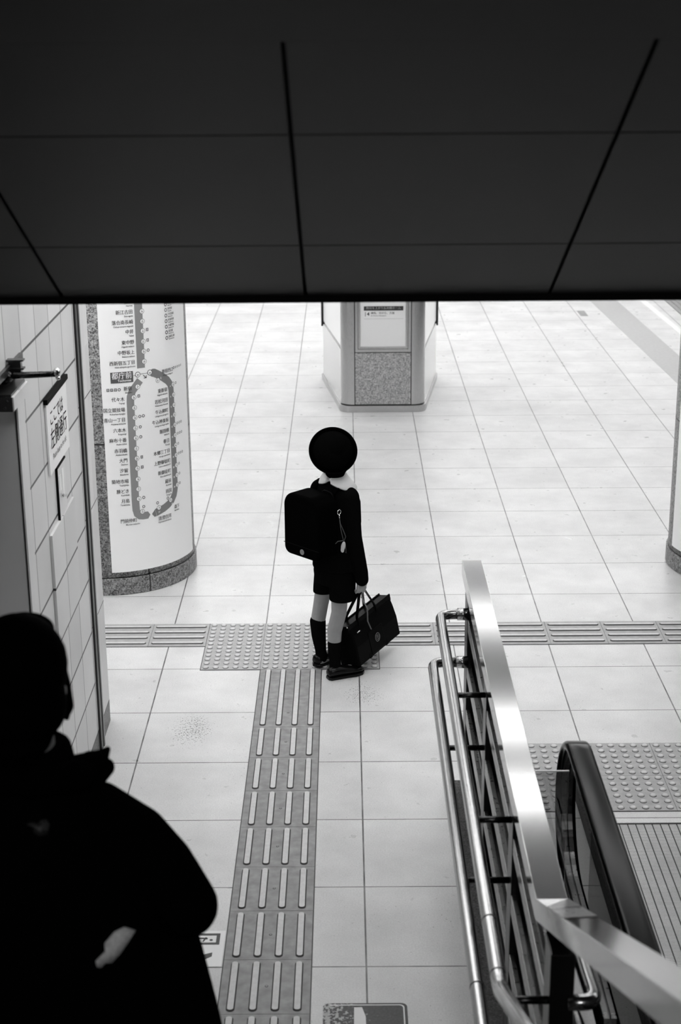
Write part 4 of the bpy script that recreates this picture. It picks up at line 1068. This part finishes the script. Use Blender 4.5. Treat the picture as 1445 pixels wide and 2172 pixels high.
for sx in (-1, 1): MB().ell(Q(-1.183+sx*0.032, 2.845, 1.842), (0.012, 0.006, 0.008)).build('eye', M['eye'], man, smooth=True)
f = MB(); f.ell(Q(-1.185, 2.735, 1.872), (0.097, 0.105, 0.106)); f.ell(Q(-1.182, 2.715, 1.80), (0.092, 0.085, 0.085)); f.ell(Q(-1.185, 2.70, 1.74), (0.065, 0.055, 0.05))
f.chain([Q(-1.135, 2.75, 1.87), Q(-1.124, 2.77, 1.81), Q(-1.112, 2.785, 1.765), Q(-1.108, 2.79, 1.735)], [0.04, 0.034, 0.022, 0.007]); f.chain([Q(-1.235, 2.75, 1.87), Q(-1.246, 2.77, 1.81), Q(-1.262, 2.79, 1.74)], [0.04, 0.034, 0.01])
f.ell(Q(-1.185, 2.82, 1.915), (0.06, 0.04, 0.035)); 
f.build('hair', M['hair'], man, fuse=0.006, sm=4)
f = MB()
f.loft([(0, -0.03, 0.62, 0.30, 0.17), (0, -0.03, 0.78, 0.285, 0.17), (0, -0.03, 0.95, 0.27, 0.165), (0, -0.03, 1.10, 0.25, 0.16), (0, -0.03, 1.20, 0.20, 0.135), (0, -0.03, 1.27, 0.13, 0.11), (0, -0.02, 1.33, 0.09, 0.09), (0, -0.01, 1.385, 0.078, 0.08)])
f.chain([Q(-1.045, 2.72, 1.56), Q(-0.975, 2.71, 1.50), Q(-0.922, 2.69, 1.45), Q(-0.872, 2.68, 1.372), Q(-0.93, 2.86, 1.25), Q(-0.952, 2.95, 1.19)], [0.065, 0.076, 0.072, 0.066, 0.056, 0.048])
f.chain([Q(-1.30, 2.72, 1.56), Q(-1.375, 2.71, 1.50), Q(-1.45, 2.68, 1.33), Q(-1.43, 2.86, 1.20), Q(-1.42, 2.93, 1.14)], [0.065, 0.076, 0.07, 0.056, 0.048])
f.chain([Q(-0.935, 2.72, 1.24), Q(-0.91, 2.72, 1.09), Q(-0.89, 2.72, 0.95)], [0.088, 0.092, 0.095])
coat = f.build('coat', M['cloth_coat'], man, fuse=0.008, sm=6)
# turned-up collar with a pointed flap
f = MB()
f.chain([Q(-1.26, 2.74, 1.655), Q(-1.22, 2.66, 1.67), Q(-1.15, 2.645, 1.67), Q(-1.08, 2.69, 1.655), Q(-1.06, 2.76, 1.645)], [0.03, 0.034, 0.036, 0.034, 0.03])
f.chain([Q(-1.075, 2.72, 1.655), Q(-1.045, 2.76, 1.655), Q(-1.028, 2.79, 1.667)], [0.034, 0.022, 0.006])
f.chain([Q(-1.06, 2.74, 1.625), Q(-1.035, 2.78, 1.63)], [0.03, 0.02])
f.build('coat_collar', M['cloth_coat'], man, fuse=0.005, sm=2)
# marks on the back of the coat, laid on its surface
bv = BVHTree.FromPolygons([v.co.copy() for v in coat.data.vertices], [tuple(p.vertices) for p in coat.data.polygons])
def patch(name, cx, cz, outline, mt, lab=None):
    f = MB(); V = []; V2 = []
    c0 = bv.ray_cast(Vector((cx-mx, -2, cz-mz)), Vector((0, 1, 0)))[0]
    for px_, pz_ in outline:
        h_ = bv.ray_cast(Vector((cx-mx+px_, -2, cz-mz+pz_)), Vector((0, 1, 0)))[0] or c0
        V.append(f.bm.verts.new(h_+Vector((0, -0.006, 0)))); V2.append(f.bm.verts.new(h_+Vector((0, 0.004, 0))))
    cc = f.bm.verts.new(c0+Vector((0, -0.012, 0)))
    k_ = len(V)
    for i in range(k_): f._f([V[i], V[(i+1) % k_], cc]); f._f([V[i], V2[i], V2[(i+1) % k_], V[(i+1) % k_]])
    f._f(V2)
    o = f.build(name, mt, man, smooth=True)
    if lab: o['label'] = lab
patch('back_patch', -1.003, 1.343, [(-0.034, -0.034), (-0.036, -0.022), (-0.018, -0.006), (-0.018, 0.012), (0.0, 0.030), (0.018, 0.033), (0.038, 0.018), (0.026, 0.002), (0.010, -0.018), (-0.006, -0.032), (-0.018, -0.03), (-0.026, -0.038)], M['paper'], 'pale speckled patch')
patch('back_logo', -1.135, 1.594, [(-0.026, 0.008), (-0.016, 0.004), (-0.012, -0.008), (0.0, -0.014), (0.013, -0.012), (0.016, 0.002), (0.010, 0.012), (0.0, 0.012), (-0.006, 0.006), (-0.016, 0.010)], M['emblem_d'], 'dim grey logo')
